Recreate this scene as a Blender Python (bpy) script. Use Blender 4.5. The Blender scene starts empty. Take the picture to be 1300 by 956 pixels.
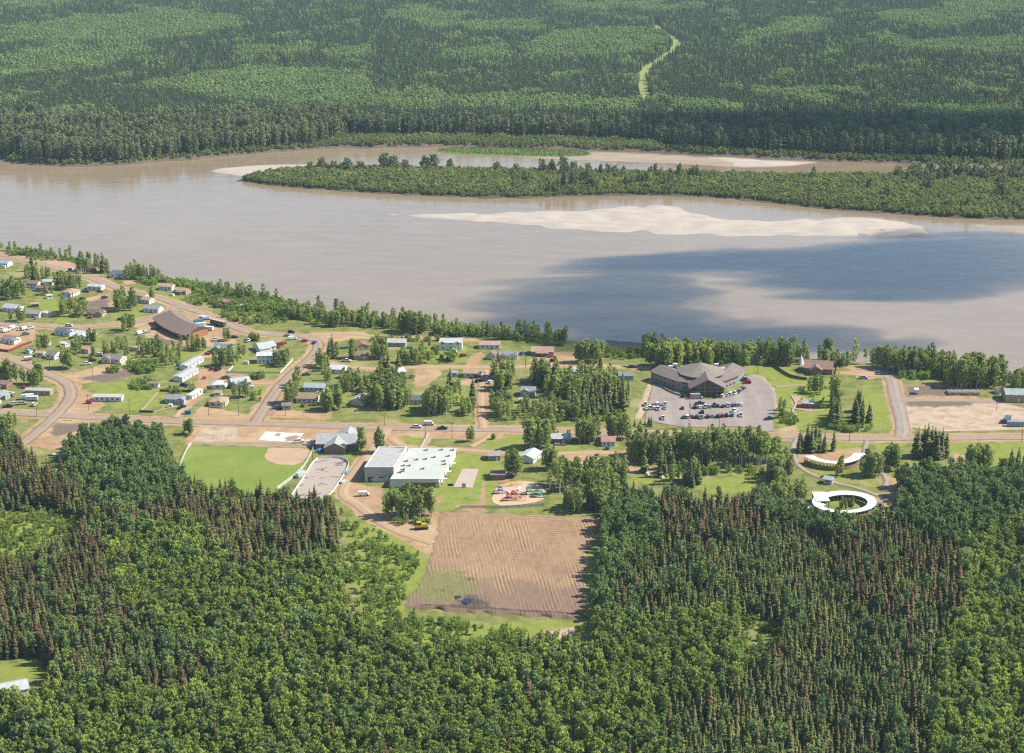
import bpy, math, random
import numpy as np
from mathutils import Vector
R = math.radians
C = bpy.context.scene.collection
scene = bpy.context.scene
rng = np.random.default_rng(7)
random.seed(7)

# ------------------------------------------------------------------ camera, sky, sun, exposure
CAM_H, FPX, YH = 298.0, 2150.0, -190.0          # height (m), focal length and horizon row in photo pixels (1300x956)
PITCH = math.atan((478 - YH) / FPX)
cam_d = bpy.data.cameras.new('camera')
cam = bpy.data.objects.new('camera', cam_d); C.objects.link(cam)
cam.location = (0, 0, CAM_H); cam.rotation_euler = (math.pi/2 - PITCH, 0, 0)
cam_d.sensor_width = 36; cam_d.lens = 36 * FPX / 1300
cam_d.clip_start = 5; cam_d.clip_end = 40000
scene.camera = cam
SUN_EL, SUN_AZ = R(46), R(84)                   # azimuth measured clockwise from +Y (away from the camera)
SUN_DIR = Vector((math.sin(SUN_AZ)*math.cos(SUN_EL), math.cos(SUN_AZ)*math.cos(SUN_EL), math.sin(SUN_EL)))
w = bpy.data.worlds.new('World'); scene.world = w; w.use_nodes = True
sk = w.node_tree.nodes.new('ShaderNodeTexSky'); sk.sky_type = 'NISHITA'; sk.sun_disc = False
sk.sun_elevation = SUN_EL; sk.sun_rotation = SUN_AZ; sk.altitude = 300; sk.dust_density = 0.25; sk.ozone_density = 1.5
bg = w.node_tree.nodes['Background']; bg.inputs['Strength'].default_value = 0.10
w.node_tree.links.new(sk.outputs[0], bg.inputs[0])
sl = bpy.data.lights.new('sun', 'SUN'); sl.energy = 4.9; sl.angle = R(0.5); sl.color = (1, .94, .84)
so = bpy.data.objects.new('sun', sl); C.objects.link(so); so.location = (300, 0, 600)
so.rotation_euler = SUN_DIR.to_track_quat('Z', 'Y').to_euler()
scene.view_settings.view_transform = 'Standard'; scene.view_settings.look = 'None'
scene.view_settings.exposure = 0.84; scene.view_settings.gamma = 1
cy = scene.cycles
cy.max_bounces = 6; cy.diffuse_bounces = 3; cy.glossy_bounces = 2; cy.transmission_bounces = 3; cy.volume_bounces = 0
cy.transparent_max_bounces = 16; cy.caustics_reflective = False; cy.caustics_refractive = False
cy.use_denoising = False; cy.filter_width = 1.25; cy.denoiser = 'OPENIMAGEDENOISE'; cy.denoising_input_passes = 'RGB_ALBEDO_NORMAL'

CP, SP = math.cos(PITCH), math.sin(PITCH)
def at(px, py, z=0.0):
    """the point at height z that the photograph shows at pixel px, py"""
    u = (px - 650) / FPX; v = (478 - py) / FPX
    d = np.array((u, CP + v*SP, -SP + v*CP))
    t = (z - CAM_H) / d[2]
    return np.array((u*t, d[1]*t, z))
def proj(x, y, z):
    dz = np.asarray(z) - CAM_H
    depth = y*CP - dz*SP; up = y*SP + dz*CP
    return 650 + FPX*x/depth, 478 - FPX*up/depth
def mpp(py):                                     # metres per photo pixel at ground row py
    p = at(650, py); return math.hypot(p[1], CAM_H)/FPX
def P2(pts, z=0.0): return np.array([at(x, y, z)[:2] for x, y in pts])
def inside(x, y, poly):
    x = np.asarray(x, float); y = np.asarray(y, float); r = np.zeros(x.shape, bool)
    n = len(poly); j = n - 1
    for i in range(n):
        xi, yi = poly[i]; xj, yj = poly[j]
        if yi != yj:
            r ^= ((yi > y) != (yj > y)) & (x < (xj-xi)*(y-yi)/(yj-yi) + xi)
        j = i
    return r
def dist_line(x, y, pts, closed=False):
    d = np.full(np.shape(x), 1e9); n = len(pts)
    for i in range(n if closed else n-1):
        a = pts[i]; b = pts[(i+1) % n]; ab = b - a; L = max(ab @ ab, 1e-9)
        t = np.clip(((x-a[0])*ab[0] + (y-a[1])*ab[1])/L, 0, 1)
        d = np.minimum(d, np.hypot(x-a[0]-t*ab[0], y-a[1]-t*ab[1]))
    return d
def sdf(x, y, poly):
    d = dist_line(x, y, poly, True)
    return np.where(inside(x, y, poly), d, -d)
def smooth_line(pts, n=8):
    pts = np.array(pts, float); out = []
    for i in range(len(pts)-1):
        p0 = pts[max(i-1, 0)]; p1 = pts[i]; p2 = pts[i+1]; p3 = pts[min(i+2, len(pts)-1)]
        for k in range(n):
            t = k/n
            out.append(.5*((2*p1) + (p2-p0)*t + (2*p0-5*p1+4*p2-p3)*t*t + (3*p1-p0-3*p2+p3)*t**3))
    out.append(pts[-1]); return np.array(out)
_ph = rng.uniform(0, 6.28, (40, 2)); _dr = rng.normal(size=(40, 2)); _dr /= np.linalg.norm(_dr, axis=1)[:, None]
def wnoise(x, y, size, k0=0, n=7):
    """smooth pseudo-noise about -1..1 with features of SIZE metres"""
    s = 0
    for k in range(n):
        a = _dr[(k0+k) % 40]; f = 6.28/size*(0.6 + 0.23*k)
        s = s + np.sin((x*a[0] + y*a[1])*f + _ph[(k0+k) % 40, 0] + 1.7*np.sin((x*a[1] - y*a[0])*f*.6 + _ph[(k0+k) % 40, 1]))
    return s/math.sqrt(n)*.8

# ------------------------------------------------------------------ materials
GK = .76                                         # common reflectance scale of bare ground, sand and water
class NT:
    def __init__(s, name):
        s.m = bpy.data.materials.new(name); s.m.use_nodes = True; s.t = s.m.node_tree
        s.b = s.t.nodes['Principled BSDF']; s.b.inputs['Roughness'].default_value = .85
        s.b.inputs['Specular IOR Level'].default_value = .25
    def n(s, typ, **kw):
        x = s.t.nodes.new('ShaderNode' + typ)
        for k, v in kw.items(): setattr(x, k, v)
        return x
    def l(s, a, b): s.t.links.new(a, b)
    def val(s, sock, v):
        if hasattr(v, 'is_output'): s.l(v, sock)
        else: sock.default_value = v if not (isinstance(v, tuple) and len(v) == 3 and sock.type == 'RGBA') else (*v, 1)
    def noise(s, scale, detail=4, vec=None, rough=.6, dist=0.0):
        x = s.n('TexNoise'); x.inputs['Scale'].default_value = scale; x.inputs['Detail'].default_value = detail
        x.inputs['Roughness'].default_value = rough; x.inputs['Distortion'].default_value = dist
        s.l(vec if vec is not None else s.coord(), x.inputs['Vector']); return x.outputs['Fac']
    def coord(s, which='Object'):
        if not hasattr(s, '_tc'): s._tc = s.n('TexCoord')
        return s._tc.outputs[which]
    def pos(s):
        if not hasattr(s, '_g'): s._g = s.n('NewGeometry')
        return s._g.outputs['Position']
    def mix(s, f, a, b):
        x = s.n('Mix', data_type='RGBA'); s.val(x.inputs[0], f); s.val(x.inputs[6], a); s.val(x.inputs[7], b); return x.outputs[2]
    def math(s, op, a, b=0.0, c=0.0):
        x = s.n('Math', operation=op); s.val(x.inputs[0], a); s.val(x.inputs[1], b); s.val(x.inputs[2], c); return x.outputs[0]
    def step(s, v, lo, hi, a=0.0, b=1.0):
        x = s.n('MapRange', interpolation_type='SMOOTHSTEP'); s.val(x.inputs[0], v)
        for i, q in zip((1, 2, 3, 4), (lo, hi, a, b)): x.inputs[i].default_value = q
        return x.outputs[0]
    def attr(s, name, typ='GEOMETRY'):
        x = s.n('Attribute', attribute_type=typ); x.attribute_name = name; return x.outputs['Fac']
    def bump(s, h, strength=.4, dist=.2):
        x = s.n('Bump'); x.inputs['Strength'].default_value = strength; x.inputs['Distance'].default_value = dist
        s.l(h, x.inputs['Height']); s.l(x.outputs[0], s.b.inputs['Normal'])
    def col(s, c): s.val(s.b.inputs['Base Color'], c)
    def gcol(s, c):
        x = s.n('Mix', data_type='RGBA', blend_type='MULTIPLY'); x.inputs[0].default_value = 1; s.val(x.inputs[6], c); x.inputs[7].default_value = (GK, GK, GK, 1); s.col(x.outputs[2])
_mc = {}
def simple(name, c1, c2=None, scale=.6, rough=.85, bump=0, metal=0, world=False):
    k = GK if world else .86
    c1 = tuple(v*k for v in c1); c2 = tuple(v*k for v in c2) if c2 else None
    key = (name, c1, c2, scale, rough, bump, metal)
    if key in _mc: return _mc[key]
    q = NT(name); c2 = c2 or tuple(v*.72 for v in c1)
    v = q.pos() if world else q.coord()
    f = q.noise(scale, 5, v); g = q.noise(scale*9, 3, v)
    fac = q.step(q.math('ADD', q.math('MULTIPLY', f, .65), q.math('MULTIPLY', g, .35)), .32, .68)
    q.col(q.mix(fac, c1, c2)); q.b.inputs['Roughness'].default_value = rough; q.b.inputs['Metallic'].default_value = metal
    if bump: q.bump(g, bump)
    _mc[key] = q.m; return q.m
_pc = {}
def paint(rgb, rough=.6, kind='paint'):
    k = (kind, rgb, rough)
    if k not in _pc: _pc[k] = simple(kind, rgb, tuple(v*.8 for v in rgb), .9, rough)
    return _pc[k]
def roofmat(rgb):
    k = ('roof', rgb)
    if k not in _pc:
        q = NT('shingles'); v = q.coord()
        f = q.noise(.5, 5, v); g = q.noise(5, 3, v)
        wv = q.n('TexWave', wave_type='BANDS', bands_direction='Y'); wv.inputs['Scale'].default_value = .9; wv.inputs['Distortion'].default_value = 1.2
        q.l(v, wv.inputs['Vector'])
        fac = q.math('ADD', q.math('MULTIPLY', f, .55), q.math('ADD', q.math('MULTIPLY', g, .3), q.math('MULTIPLY', wv.outputs['Fac'], .15)))
        q.gcol(q.mix(q.step(fac, .3, .7), rgb, tuple(c*.66 for c in rgb))); q.b.inputs['Roughness'].default_value = .75
        _pc[k] = q.m
    return _pc[k]
def leafmat(name, dark, light, trans=.25, top=None, span=(3, 9)):
    q = NT(name); oi = q.n('ObjectInfo'); rnd = oi.outputs['Random']
    f = q.noise(.55, 2)
    base = q.mix(q.step(f, .3, .7), dark, light)
    tw = q.math('FRACT', q.math('MULTIPLY', rnd, 7.31))
    base = q.mix(q.math('MULTIPLY', tw, .55), base, tuple(np.array(dark)*.55 + np.array((.012, .016, .0))))
    base = q.mix(q.math('MULTIPLY', rnd, .5), base, tuple(np.array(light)*1.25 + np.array((.02, .0, .0))))
    reg = q.noise(.028, 4, q.pos()); base = q.mix(q.step(reg, .38, .62, .45, 0), base, tuple(np.array(dark)*.9 + np.array((0, .006, .006)))); base = q.mix(q.step(reg, .52, .72, 0, .5), base, tuple(np.array(light)*np.array((1.25, 1.12, 1.0))))
    if top:
        sx = q.n('SeparateXYZ'); q.l(q.coord(), sx.inputs[0]); hgt = q.math('ADD', sx.outputs[2], q.math('MULTIPLY', q.math('SUBTRACT', q.noise(1.2, 2), .5), 6.0))
        base = q.mix(q.step(hgt, span[0], span[1], .15, .95), base, q.mix(tw, top, tuple(v*.6 for v in top)))
    q.col(base); q.b.inputs['Roughness'].default_value = .7; q.b.inputs['Specular IOR Level'].default_value = .15
    tr = q.n('BsdfTranslucent'); q.l(base, tr.inputs[0]); ms = q.n('MixShader'); ms.inputs[0].default_value = trans
    q.l(q.b.outputs[0], ms.inputs[1]); q.l(tr.outputs[0], ms.inputs[2]); q.l(ms.outputs[0], q.t.nodes['Material Output'].inputs[0])
    return q.m
M_SPR = leafmat('spruce_needles', (0.086, 0.113, 0.036), (0.195, 0.219, 0.067), .2)
M_BRN = leafmat('browning_needles', (0.067, 0.073, 0.027), (0.135, 0.138, 0.049), .2, (.175, .120, .054), (4, 10))
M_ASP = leafmat('aspen_leaves', (0.186, 0.244, 0.048), (0.348, 0.449, 0.095), .42)
M_ASPD = leafmat('dark_aspen_leaves', (0.128, 0.190, 0.061), (0.232, 0.321, 0.103), .38)
M_POP = leafmat('poplar_leaves', (0.209, 0.268, 0.076), (0.394, 0.471, 0.135), .42)
M_SHR = leafmat('shrub_leaves', (.170, .240, .045), (.300, .415, .090), .42)
M_WIL = leafmat('willow_leaves', (0.143, 0.184, 0.082), (0.220, 0.256, 0.120), .38)
M_BARK = simple('spruce_bark', (.09, .07, .055), (.05, .04, .03), 2)
M_WBARK = simple('pale_bark', (.66, .63, .56), (.40, .37, .31), 1.5)
M_GLASS = simple('window_glass', (.03, .04, .05), (.05, .06, .07), 1, .15)
M_WFRAME = paint((.7, .7, .68))
M_TIRE = paint((.02, .02, .02), .9)
M_WOOD = simple('weathered_wood', (.30, .24, .17), (.2, .16, .12), 1)
M_METAL = simple('grey_metal', (.45, .46, .46), (.36, .36, .36), 1, .5)
M_DIRT = simple('bare_dirt', (.42, .30, .20), (.30, .20, .13), .25, world=True, bump=.3)

# ------------------------------------------------------------------ mesh helpers
class MB:
    def __init__(s): s.v = []; s.f = []; s.mi = []
    def add(s, vs, fs, mi=0):
        o = len(s.v); s.v += [tuple(map(float, p)) for p in vs]; s.f += [tuple(i+o for i in f) for f in fs]; s.mi += [mi]*len(fs)
    def box(s, x0, x1, y0, y1, z0, z1, mi=0):
        s.add([(x0,y0,z0),(x1,y0,z0),(x1,y1,z0),(x0,y1,z0),(x0,y0,z1),(x1,y0,z1),(x1,y1,z1),(x0,y1,z1)],
              [(0,3,2,1),(4,5,6,7),(0,1,5,4),(1,2,6,5),(2,3,7,6),(3,0,4,7)], mi)
    def prism(s, poly, z0, z1, mi=0):
        n = len(poly); s.add([(x, y, z0) for x, y in poly] + [(x, y, z1) for x, y in poly],
              [tuple(range(n-1, -1, -1)), tuple(range(n, 2*n))] + [(i, (i+1) % n, n+(i+1) % n, n+i) for i in range(n)], mi)
    def xprism(s, prof, x0, x1, mi=0):           # profile in (y,z) swept along x
        n = len(prof); s.add([(x0, y, z) for y, z in prof] + [(x1, y, z) for y, z in prof],
              [tuple(range(n)), tuple(range(2*n-1, n-1, -1))] + [(i, n+i, n+(i+1) % n, (i+1) % n) for i in range(n)], mi)
    def cyl(s, p, q, r0, r1, n=6, mi=0):
        p = Vector(p); q = Vector(q); d = (q-p).normalized(); a = d.orthogonal().normalized(); b = d.cross(a)
        ring = lambda c, r: [tuple(c + a*(r*math.cos(6.2832*i/n)) + b*(r*math.sin(6.2832*i/n))) for i in range(n)]
        s.add(ring(p, r0) + ring(q, r1), [(i, (i+1) % n, n+(i+1) % n, n+i) for i in range(n)] + [tuple(range(n-1, -1, -1)), tuple(range(n, 2*n))], mi)
    def mesh(s, name, mats):
        me = bpy.data.meshes.new(name); me.from_pydata(s.v, [], s.f)
        for m in (mats if isinstance(mats, (list, tuple)) else [mats]): me.materials.append(m)
        if any(s.mi): me.polygons.foreach_set('material_index', s.mi)
        me.update(); return me
    def obj(s, name, mats, parent=None, **kw): return link(name, s.mesh(name, mats), parent, **kw)
def link(name, data, parent=None, loc=None, rz=None, **props):
    o = bpy.data.objects.new(name, data); C.objects.link(o); o.parent = parent
    if loc is not None: o.location = loc
    if rz is not None: o.rotation_euler = (0, 0, rz)
    for k, v in props.items(): o[k] = v
    return o
def thing(name, label, cat, loc, rz=0.0, group=None):
    o = link(name, None, None, loc, rz, label=label, category=cat)
    if group: o['group'] = group
    return o
def copy_tree(o, parent=None):
    c = o.copy(); C.objects.link(c); c.parent = parent
    for ch in KIDS.get(o.name, ()): copy_tree(ch, c)
    return c
KIDS = {}
def structure(name, mb_or_mesh, mats=None):
    me = mb_or_mesh if mats is None else mb_or_mesh.mesh(name, mats)
    o = bpy.data.objects.new(name, me); C.objects.link(o); o['kind'] = 'structure'; return o
def grid_mesh(name, xs, ys, zfun, mat, keep=None, attrs=None):
    X, Y = np.meshgrid(xs, ys); Z = zfun(X, Y); nx, ny = len(xs), len(ys)
    co = np.stack([X, Y, Z], -1).reshape(-1, 3)
    i = np.arange((ny-1)*(nx-1)); r = i//(nx-1); c = i % (nx-1); a = r*nx + c
    F = np.stack([a, a+1, a+nx+1, a+nx], -1)
    if keep is not None:
        k = keep(X, Y).reshape(-1); F = F[k[F].any(1)]
        used = np.unique(F); mp = np.full(len(co), -1); mp[used] = np.arange(len(used)); co = co[used]; F = mp[F]
    me = np_mesh(name, co, F, mat)
    for an, fun in (attrs or {}).items():
        at_ = me.attributes.new(an, 'FLOAT', 'POINT'); at_.data.foreach_set('value', np.asarray(fun(co[:, 0], co[:, 1]), np.float32))
    return me
def np_mesh(name, co, F, mat, smooth=True):
    me = bpy.data.meshes.new(name); k = F.shape[1]
    me.vertices.add(len(co)); me.vertices.foreach_set('co', np.asarray(co, np.float32).ravel())
    me.loops.add(F.size); me.loops.foreach_set('vertex_index', F.ravel().astype(np.int32))
    me.polygons.add(len(F)); me.polygons.foreach_set('loop_start', np.arange(0, F.size, k, dtype=np.int32))
    me.polygons.foreach_set('use_smooth', np.full(len(F), smooth))
    me.update(calc_edges=True); me.materials.append(mat); return me

# ------------------------------------------------------------------ river, ground, far land
WATER_Z = -6.0
CREST_PX = [(-260,268),(-120,288),(0,312),(50,321),(100,330),(150,347),(230,358),(300,372),(345,380),(385,394),(440,398),(480,407),(520,408),(560,411),(600,418),
            (700,429),(760,437),(820,442),(900,452),(1000,454),(1060,457),(1140,464),(1200,470),(1260,482),(1310,492),(1400,512),(1560,540)]
CREST = P2(CREST_PX); CREST = CREST[np.argsort(CREST[:, 0])]
def ycrest(x): return np.interp(x, CREST[:, 0], CREST[:, 1])
def ground_z(x, y):
    d = y - ycrest(x)
    return np.where(d > 0, -9*np.clip(d/16, 0, 1)**1.2, 0.0) + .0*x
PX = {}
DIRT = [[(-20,318),(0,320),(15,321),(54,331),(80,328),(95,335),(103,344),(75,341),(50,335),(10,329),(-20,327)], [(156,355),(176,351),(177,360),(158,362)],
 [(104,380),(140,371),(139,391),(110,391)], [(-10,414),(45,416),(48,426),(38,438),(10,445),(-10,444)], [(165,412),(220,395),(222,402),(175,416)],
 [(172,418),(200,408),(225,402),(240,399),(270,411),(300,424),(300,436),(280,441),(262,440),(240,438),(200,437)],
 [(196,424),(228,434),(225,441),(198,438)], [(72,476),(105,470),(135,462),(160,472),(165,480),(130,484),(105,487),(95,485)],
 [(95,490),(120,500),(135,514),(118,524),(88,524)], [(62,533),(115,535),(122,541),(95,560),(73,572),(42,567)], [(22,563),(50,535),(57,539),(30,564)],
 [(252,449),(273,442),(275,453),(256,455)], [(251,469),(275,466),(288,470),(318,479),(352,485),(349,491),(285,487),(264,493),(239,494),(238,488),(251,484)],
 [(239,511),(256,498),(260,500),(230,530),(218,530)], [(236,543),(300,541),(420,545),(412,554),(395,568),(340,567),(236,564)],
 [(344,520),(420,523),(420,532),(337,530)], [(395,421),(463,421),(470,425),(505,427),(505,431),(450,430),(416,436),(412,446),(401,457),(398,440)],
 [(525,471),(552,467),(562,474),(541,491),(527,491)], [(588,466),(597,452),(612,445),(614,450),(605,466)], [(574,486),(603,480),(622,483),(619,532),(604,534),(601,492)],
 [(698,447),(728,447),(744,459),(710,466),(668,458)], [(749,481),(761,483),(759,500),(749,496)], [(441,611),(461,615),(485,620),(488,642),(455,640),(434,630)],
 [(360,540),(430,544),(490,550),(540,547),(640,551),(640,557),(600,558),(540,557),(515,553),(480,560),(455,566),(430,576),(470,556),(400,552)],
 [(707,573),(760,574),(758,600),(720,600)], [(784,575),(802,571),(803,594),(846,592),(850,598),(795,603),(779,622),(776,600)],
 [(1066,471),(1125,468),(1128,479),(1095,482)], [(1010,576),(1098,568),(1098,585),(1060,590),(1024,584),(1017,592)],
 [(1150,489),(1206,487),(1240,498),(1242,508),(1150,507)], [(430,630),(460,638),(500,652),(556,650),(556,700),(542,705),(500,680),(455,656)],
 [(682,800),(735,794),(744,812),(715,822)], [(575,641),(608,640),(612,652),(600,652)], [(552,632),(562,630),(560,642),(551,642)], [(612,612),(616,612),(617,650),(609,650)],
 [(1010,500),(1034,512),(1030,524),(1004,518)], [(985,545),(1010,540),(1012,548),(988,549)], [(1228,578),(1212,575),(1206,590),(1218,592)], [(636,598),(650,598),(645,612),(624,612)],
 [(1120,600),(1150,612),(1140,640),(1120,625)], [(1090,620),(1135,640),(1140,655),(1118,640)], [(130,375),(150,385),(148,395),(128,392)], [(255,515),(300,523),(320,528),(310,532),(240,531)]]
PALE = [[(243,561),(260,542),(302,543),(300,557),(265,562)], [(824,482),(834,468),(817,528),(812,533),(806,531)], [(1149,512),(1276,512),(1300,518),(1310,545),(1200,548),(1151,542)],
 [(690,803),(728,797),(738,811),(716,817)], [(950,474),(968,478),(984,494),(987,520),(982,520),(978,496),(962,482)], [(560,585),(564,583),(566,595)], [(536,568),(544,556),(549,556),(541,568)]]
BRUSHZ = [[(-20,650),(60,648),(108,662),(106,690),(62,718),(-20,748)], [(440,660),(478,668),(545,712),(518,770),(505,790),(470,800),(445,740)], [(505,782),(640,796),(740,806),(745,835),(600,825),(500,820)]]
LAWN = BRUSHZ + [[(488,562),(505,549),(540,552),(538,567),(508,566)], [(538,574),(622,576),(640,590),(625,645),(560,645),(548,630),(568,616),(572,590),(560,584),(480,584),(492,570)],
 [(64,372),(78,395),(62,400),(44,385)], [(140,393),(182,392),(184,405),(146,410)], [(110,484),(160,486),(200,486),(204,516),(155,522),(125,500)], [(203,496),(225,496),(245,500),(235,510),(205,520)],
 [(225,448),(262,440),(272,454),(232,458)], [(312,442),(322,460),(360,470),(380,455),(376,462),(360,478),(300,471),(290,466)], [(320,490),(350,487),(346,500),(322,508)],
 [(975,478),(985,468),(1010,477),(1060,484),(1062,542),(990,548),(984,500)], [(1098,488),(1125,500),(1135,547),(1098,542)], [(1045,560),(1097,562),(1090,572),(1062,576)],
 [(1112,562),(1150,563),(1130,577),(1114,586)], [(1200,562),(1300,560),(1310,588),(1260,592),(1208,588)], [(880,462),(960,456),(1000,468),(1014,480),(985,484),(940,474)],
 [(868,613),(968,598),(968,622),(905,628)], [(800,604),(850,604),(842,616),(800,613)], [(744,700),(757,702),(752,790),(741,787)], [(545,440),(592,440),(592,460),(545,458)],
 [(508,736),(540,722),(536,752),(512,768)], [(480,660),(545,710),(520,745),(500,700)], [(90,384),(110,384),(112,398),(85,410),(70,408)], [(205,372),(225,376),(235,384),(222,387)], [(440,452),(452,452),(448,462),(436,463)],
 [(415,500),(448,485),(440,510),(420,520)], [(560,490),(600,500),(600,528),(590,530),(575,505)], [(642,500),(660,505),(648,520),(630,515)], [(760,560),(785,562),(782,572),(760,572)],
 [(700,566),(740,566),(738,576),(702,574)], [(605,548),(668,550),(665,572),(618,571)], [(450,556),(470,574),(432,582),(420,572)], [(0,845),(45,835),(60,850),(30,868),(-20,880)], [(1030,590),(1062,592),(1075,610),(1045,616)],
 [(1018,650),(1110,655),(1090,672),(1030,668)], [(640,790),(742,788),(740,806),(690,815),(640,810)], [(1115,610),(1100,600),(1075,600),(1112,618)], [(520,610),(575,618),(570,645),(500,640)]]
DARK = [[(70,538),(112,537),(105,546),(80,552),(62,556)], [(98,480),(160,470),(170,477),(130,486)], [(1152,490),(1200,490),(1236,500),(1150,504)], [(1150,508),(1236,510),(1236,516),(1152,516)], [(196,426),(226,434),(222,440),(198,437)], [(104,384),(138,378),(138,390),(112,391)]]
FORESTFLOOR_Y = [(-400,556),(0,566),(22,566),(30,586),(55,606),(80,606),(88,572),(112,558),(150,553),(204,560),(216,588),(236,625),(262,635),(330,641),(380,650),(425,655),(436,700),(445,780),
                 (490,818),(560,836),(640,842),(742,846),(754,800),(762,690),(768,655),(800,636),(900,648),(980,642),(1030,670),(1100,680),(1130,662),(1140,614),(1200,608),(1300,610),(1700,616)]
GLADE = [(-60,842),(48,834),(62,850),(60,905),(-60,905)]
BRUSH = [[(-20,650),(60,648),(108,662),(106,690),(62,718),(-20,748)], [(425,655),(470,668),(500,690),(540,712),(518,770),(500,800),(500,822),(440,800)], [(505,782),(640,798),(740,806),(745,842),(500,838)], [(935,785),(995,790),(985,850),(940,850)]]
ROADSPEC = [
 ([(-60,520),(0,523),(66,527),(200,534),(330,538),(450,542),(560,544.5),(660,546),(800,551),(990,554),(1100,556.5),(1180,556),(1300,555),(1400,555)], 9.5, 'main'),
 ([(-50,316),(0,323),(58,337),(85,345),(115,353),(150,366),(200,378.5),(240,392),(275,405),(300,416),(320,423),(345,425),(372,425.5),(392,429),(403,435),(402,445),(391,458),(375,471),(355,491),(340,512),(323,538)], 8.5, 'main'),
 ([(-40,411),(0,411.5),(55,414),(85,416),(130,413),(165,409.5),(200,402),(222,391),(236,391)], 8, 'main'),
 ([(-30,444),(0,452),(17,457),(39,466),(58,474),(77,482),(88,491),(89,504),(82,515),(71,527),(56,541),(38,556),(26,565)], 8.5, 'main'),
 ([(1088,467),(1108,469),(1124,475),(1132,483),(1136,501),(1142,523),(1146,543),(1143,556)], 9, 'grey'),
 ([(1137,508.5),(1180,508),(1273,509),(1330,510)], 6, 'grey'),
 ([(402,455),(425,463),(445,466),(476,468.5),(505,467),(549,466),(620,466),(672,465.5),(710,464),(760,465),(800,466.5),(826,468)], 6, 'dirt', 'dirt_road'),
 ([(395,425),(440,424),(480,427),(540,429),(600,432)], 5, 'dirt', 'dirt_road'),
 ([(492,544),(482,560),(463,583),(443,610),(436,628),(456,642),(478,660),(505,674),(550,690)], 6.5, 'dirt', 'dirt_road'),
 ([(496,556),(512,567),(545,569.5),(580,571),(610,573),(650,576),(710,576),(760,575),(790,576)], 5.5, 'dirt', 'dirt_road'),
 ([(597,567),(610,560),(622,551)], 4, 'dirt', 'dirt_road'),
 ([(616,470),(612,486),(610,505),(611,525),(613,544)], 5, 'dirt', 'dirt_road'),
 ([(349,488),(300,487),(266,492),(240,508),(222,530)], 3.5, 'dirt', 'driveway'),
 ([(1128,478),(1098,477),(1066,474)], 4, 'dirt', 'driveway'),
 ([(1012,556),(1006,570),(1013,590),(1030,602),(1060,613),(1085,619),(1120,632),(1150,650)], 3.2, 'grey', 'path'),
 ([(1100,560),(1098,577),(1112,590),(1125,610),(1118,622)], 3, 'grey', 'path'),
 ([(985,491),(1003,489.5),(1022,489.5)], 1.6, 'grav', 'path'),
 ([(986,519),(1000,517),(1012,520),(1030,522),(1046,520)], 1.5, 'grav', 'path'),
 ([(1004,502),(1010,512),(1006,522),(1012,528)], 1.4, 'grav', 'path'),
 ([(528,584),(533,570),(539,559),(543,550)], 2.2, 'grav', 'path'),
 ([(488,582),(491,573),(495,565)], 1.3, 'grav', 'path'),
 ([(200,498),(190,510),(178,523)], .9, 'grav', 'path'),
 ([(224,516),(210,519),(195,523)], .8, 'grav', 'path'),]
zone = {k: [P2(p) for p in v] for k, v in dict(dirt=DIRT, pale=PALE, lawn=LAWN, dark=DARK).items()}
def zone_sd(k):
    def fun(x, y):
        d = np.full(len(x), -9.0)
        for p in zone[k]:
            lo = p.min(0) - 9; hi = p.max(0) + 9
            m = (x > lo[0]) & (x < hi[0]) & (y > lo[1]) & (y < hi[1])
            if m.any(): d[m] = np.maximum(d[m], sdf(x[m], y[m], p))
        if k == 'dirt':                          # trampled shoulders along the roads
            for sp in ROADSPEC:
                if sp[1] >= 5: c = smooth_line(P2(sp[0]), 4); d = np.maximum(d, sp[1]/2 + (2.6 if sp[2] == 'main' else 1.3) - dist_line(x, y, c))
        return np.clip(d, -9, 9)
    return fun
def forest_sd(x, y):
    px, py = proj(x, y, 0*x); yl = np.interp(px, *zip(*FORESTFLOOR_Y)); d = np.clip((py - yl)*.5, -9, 9)
    for bp in BRUSH + [GLADE]: d = np.where(inside(px, py, bp), -6, d)
    return d
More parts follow.
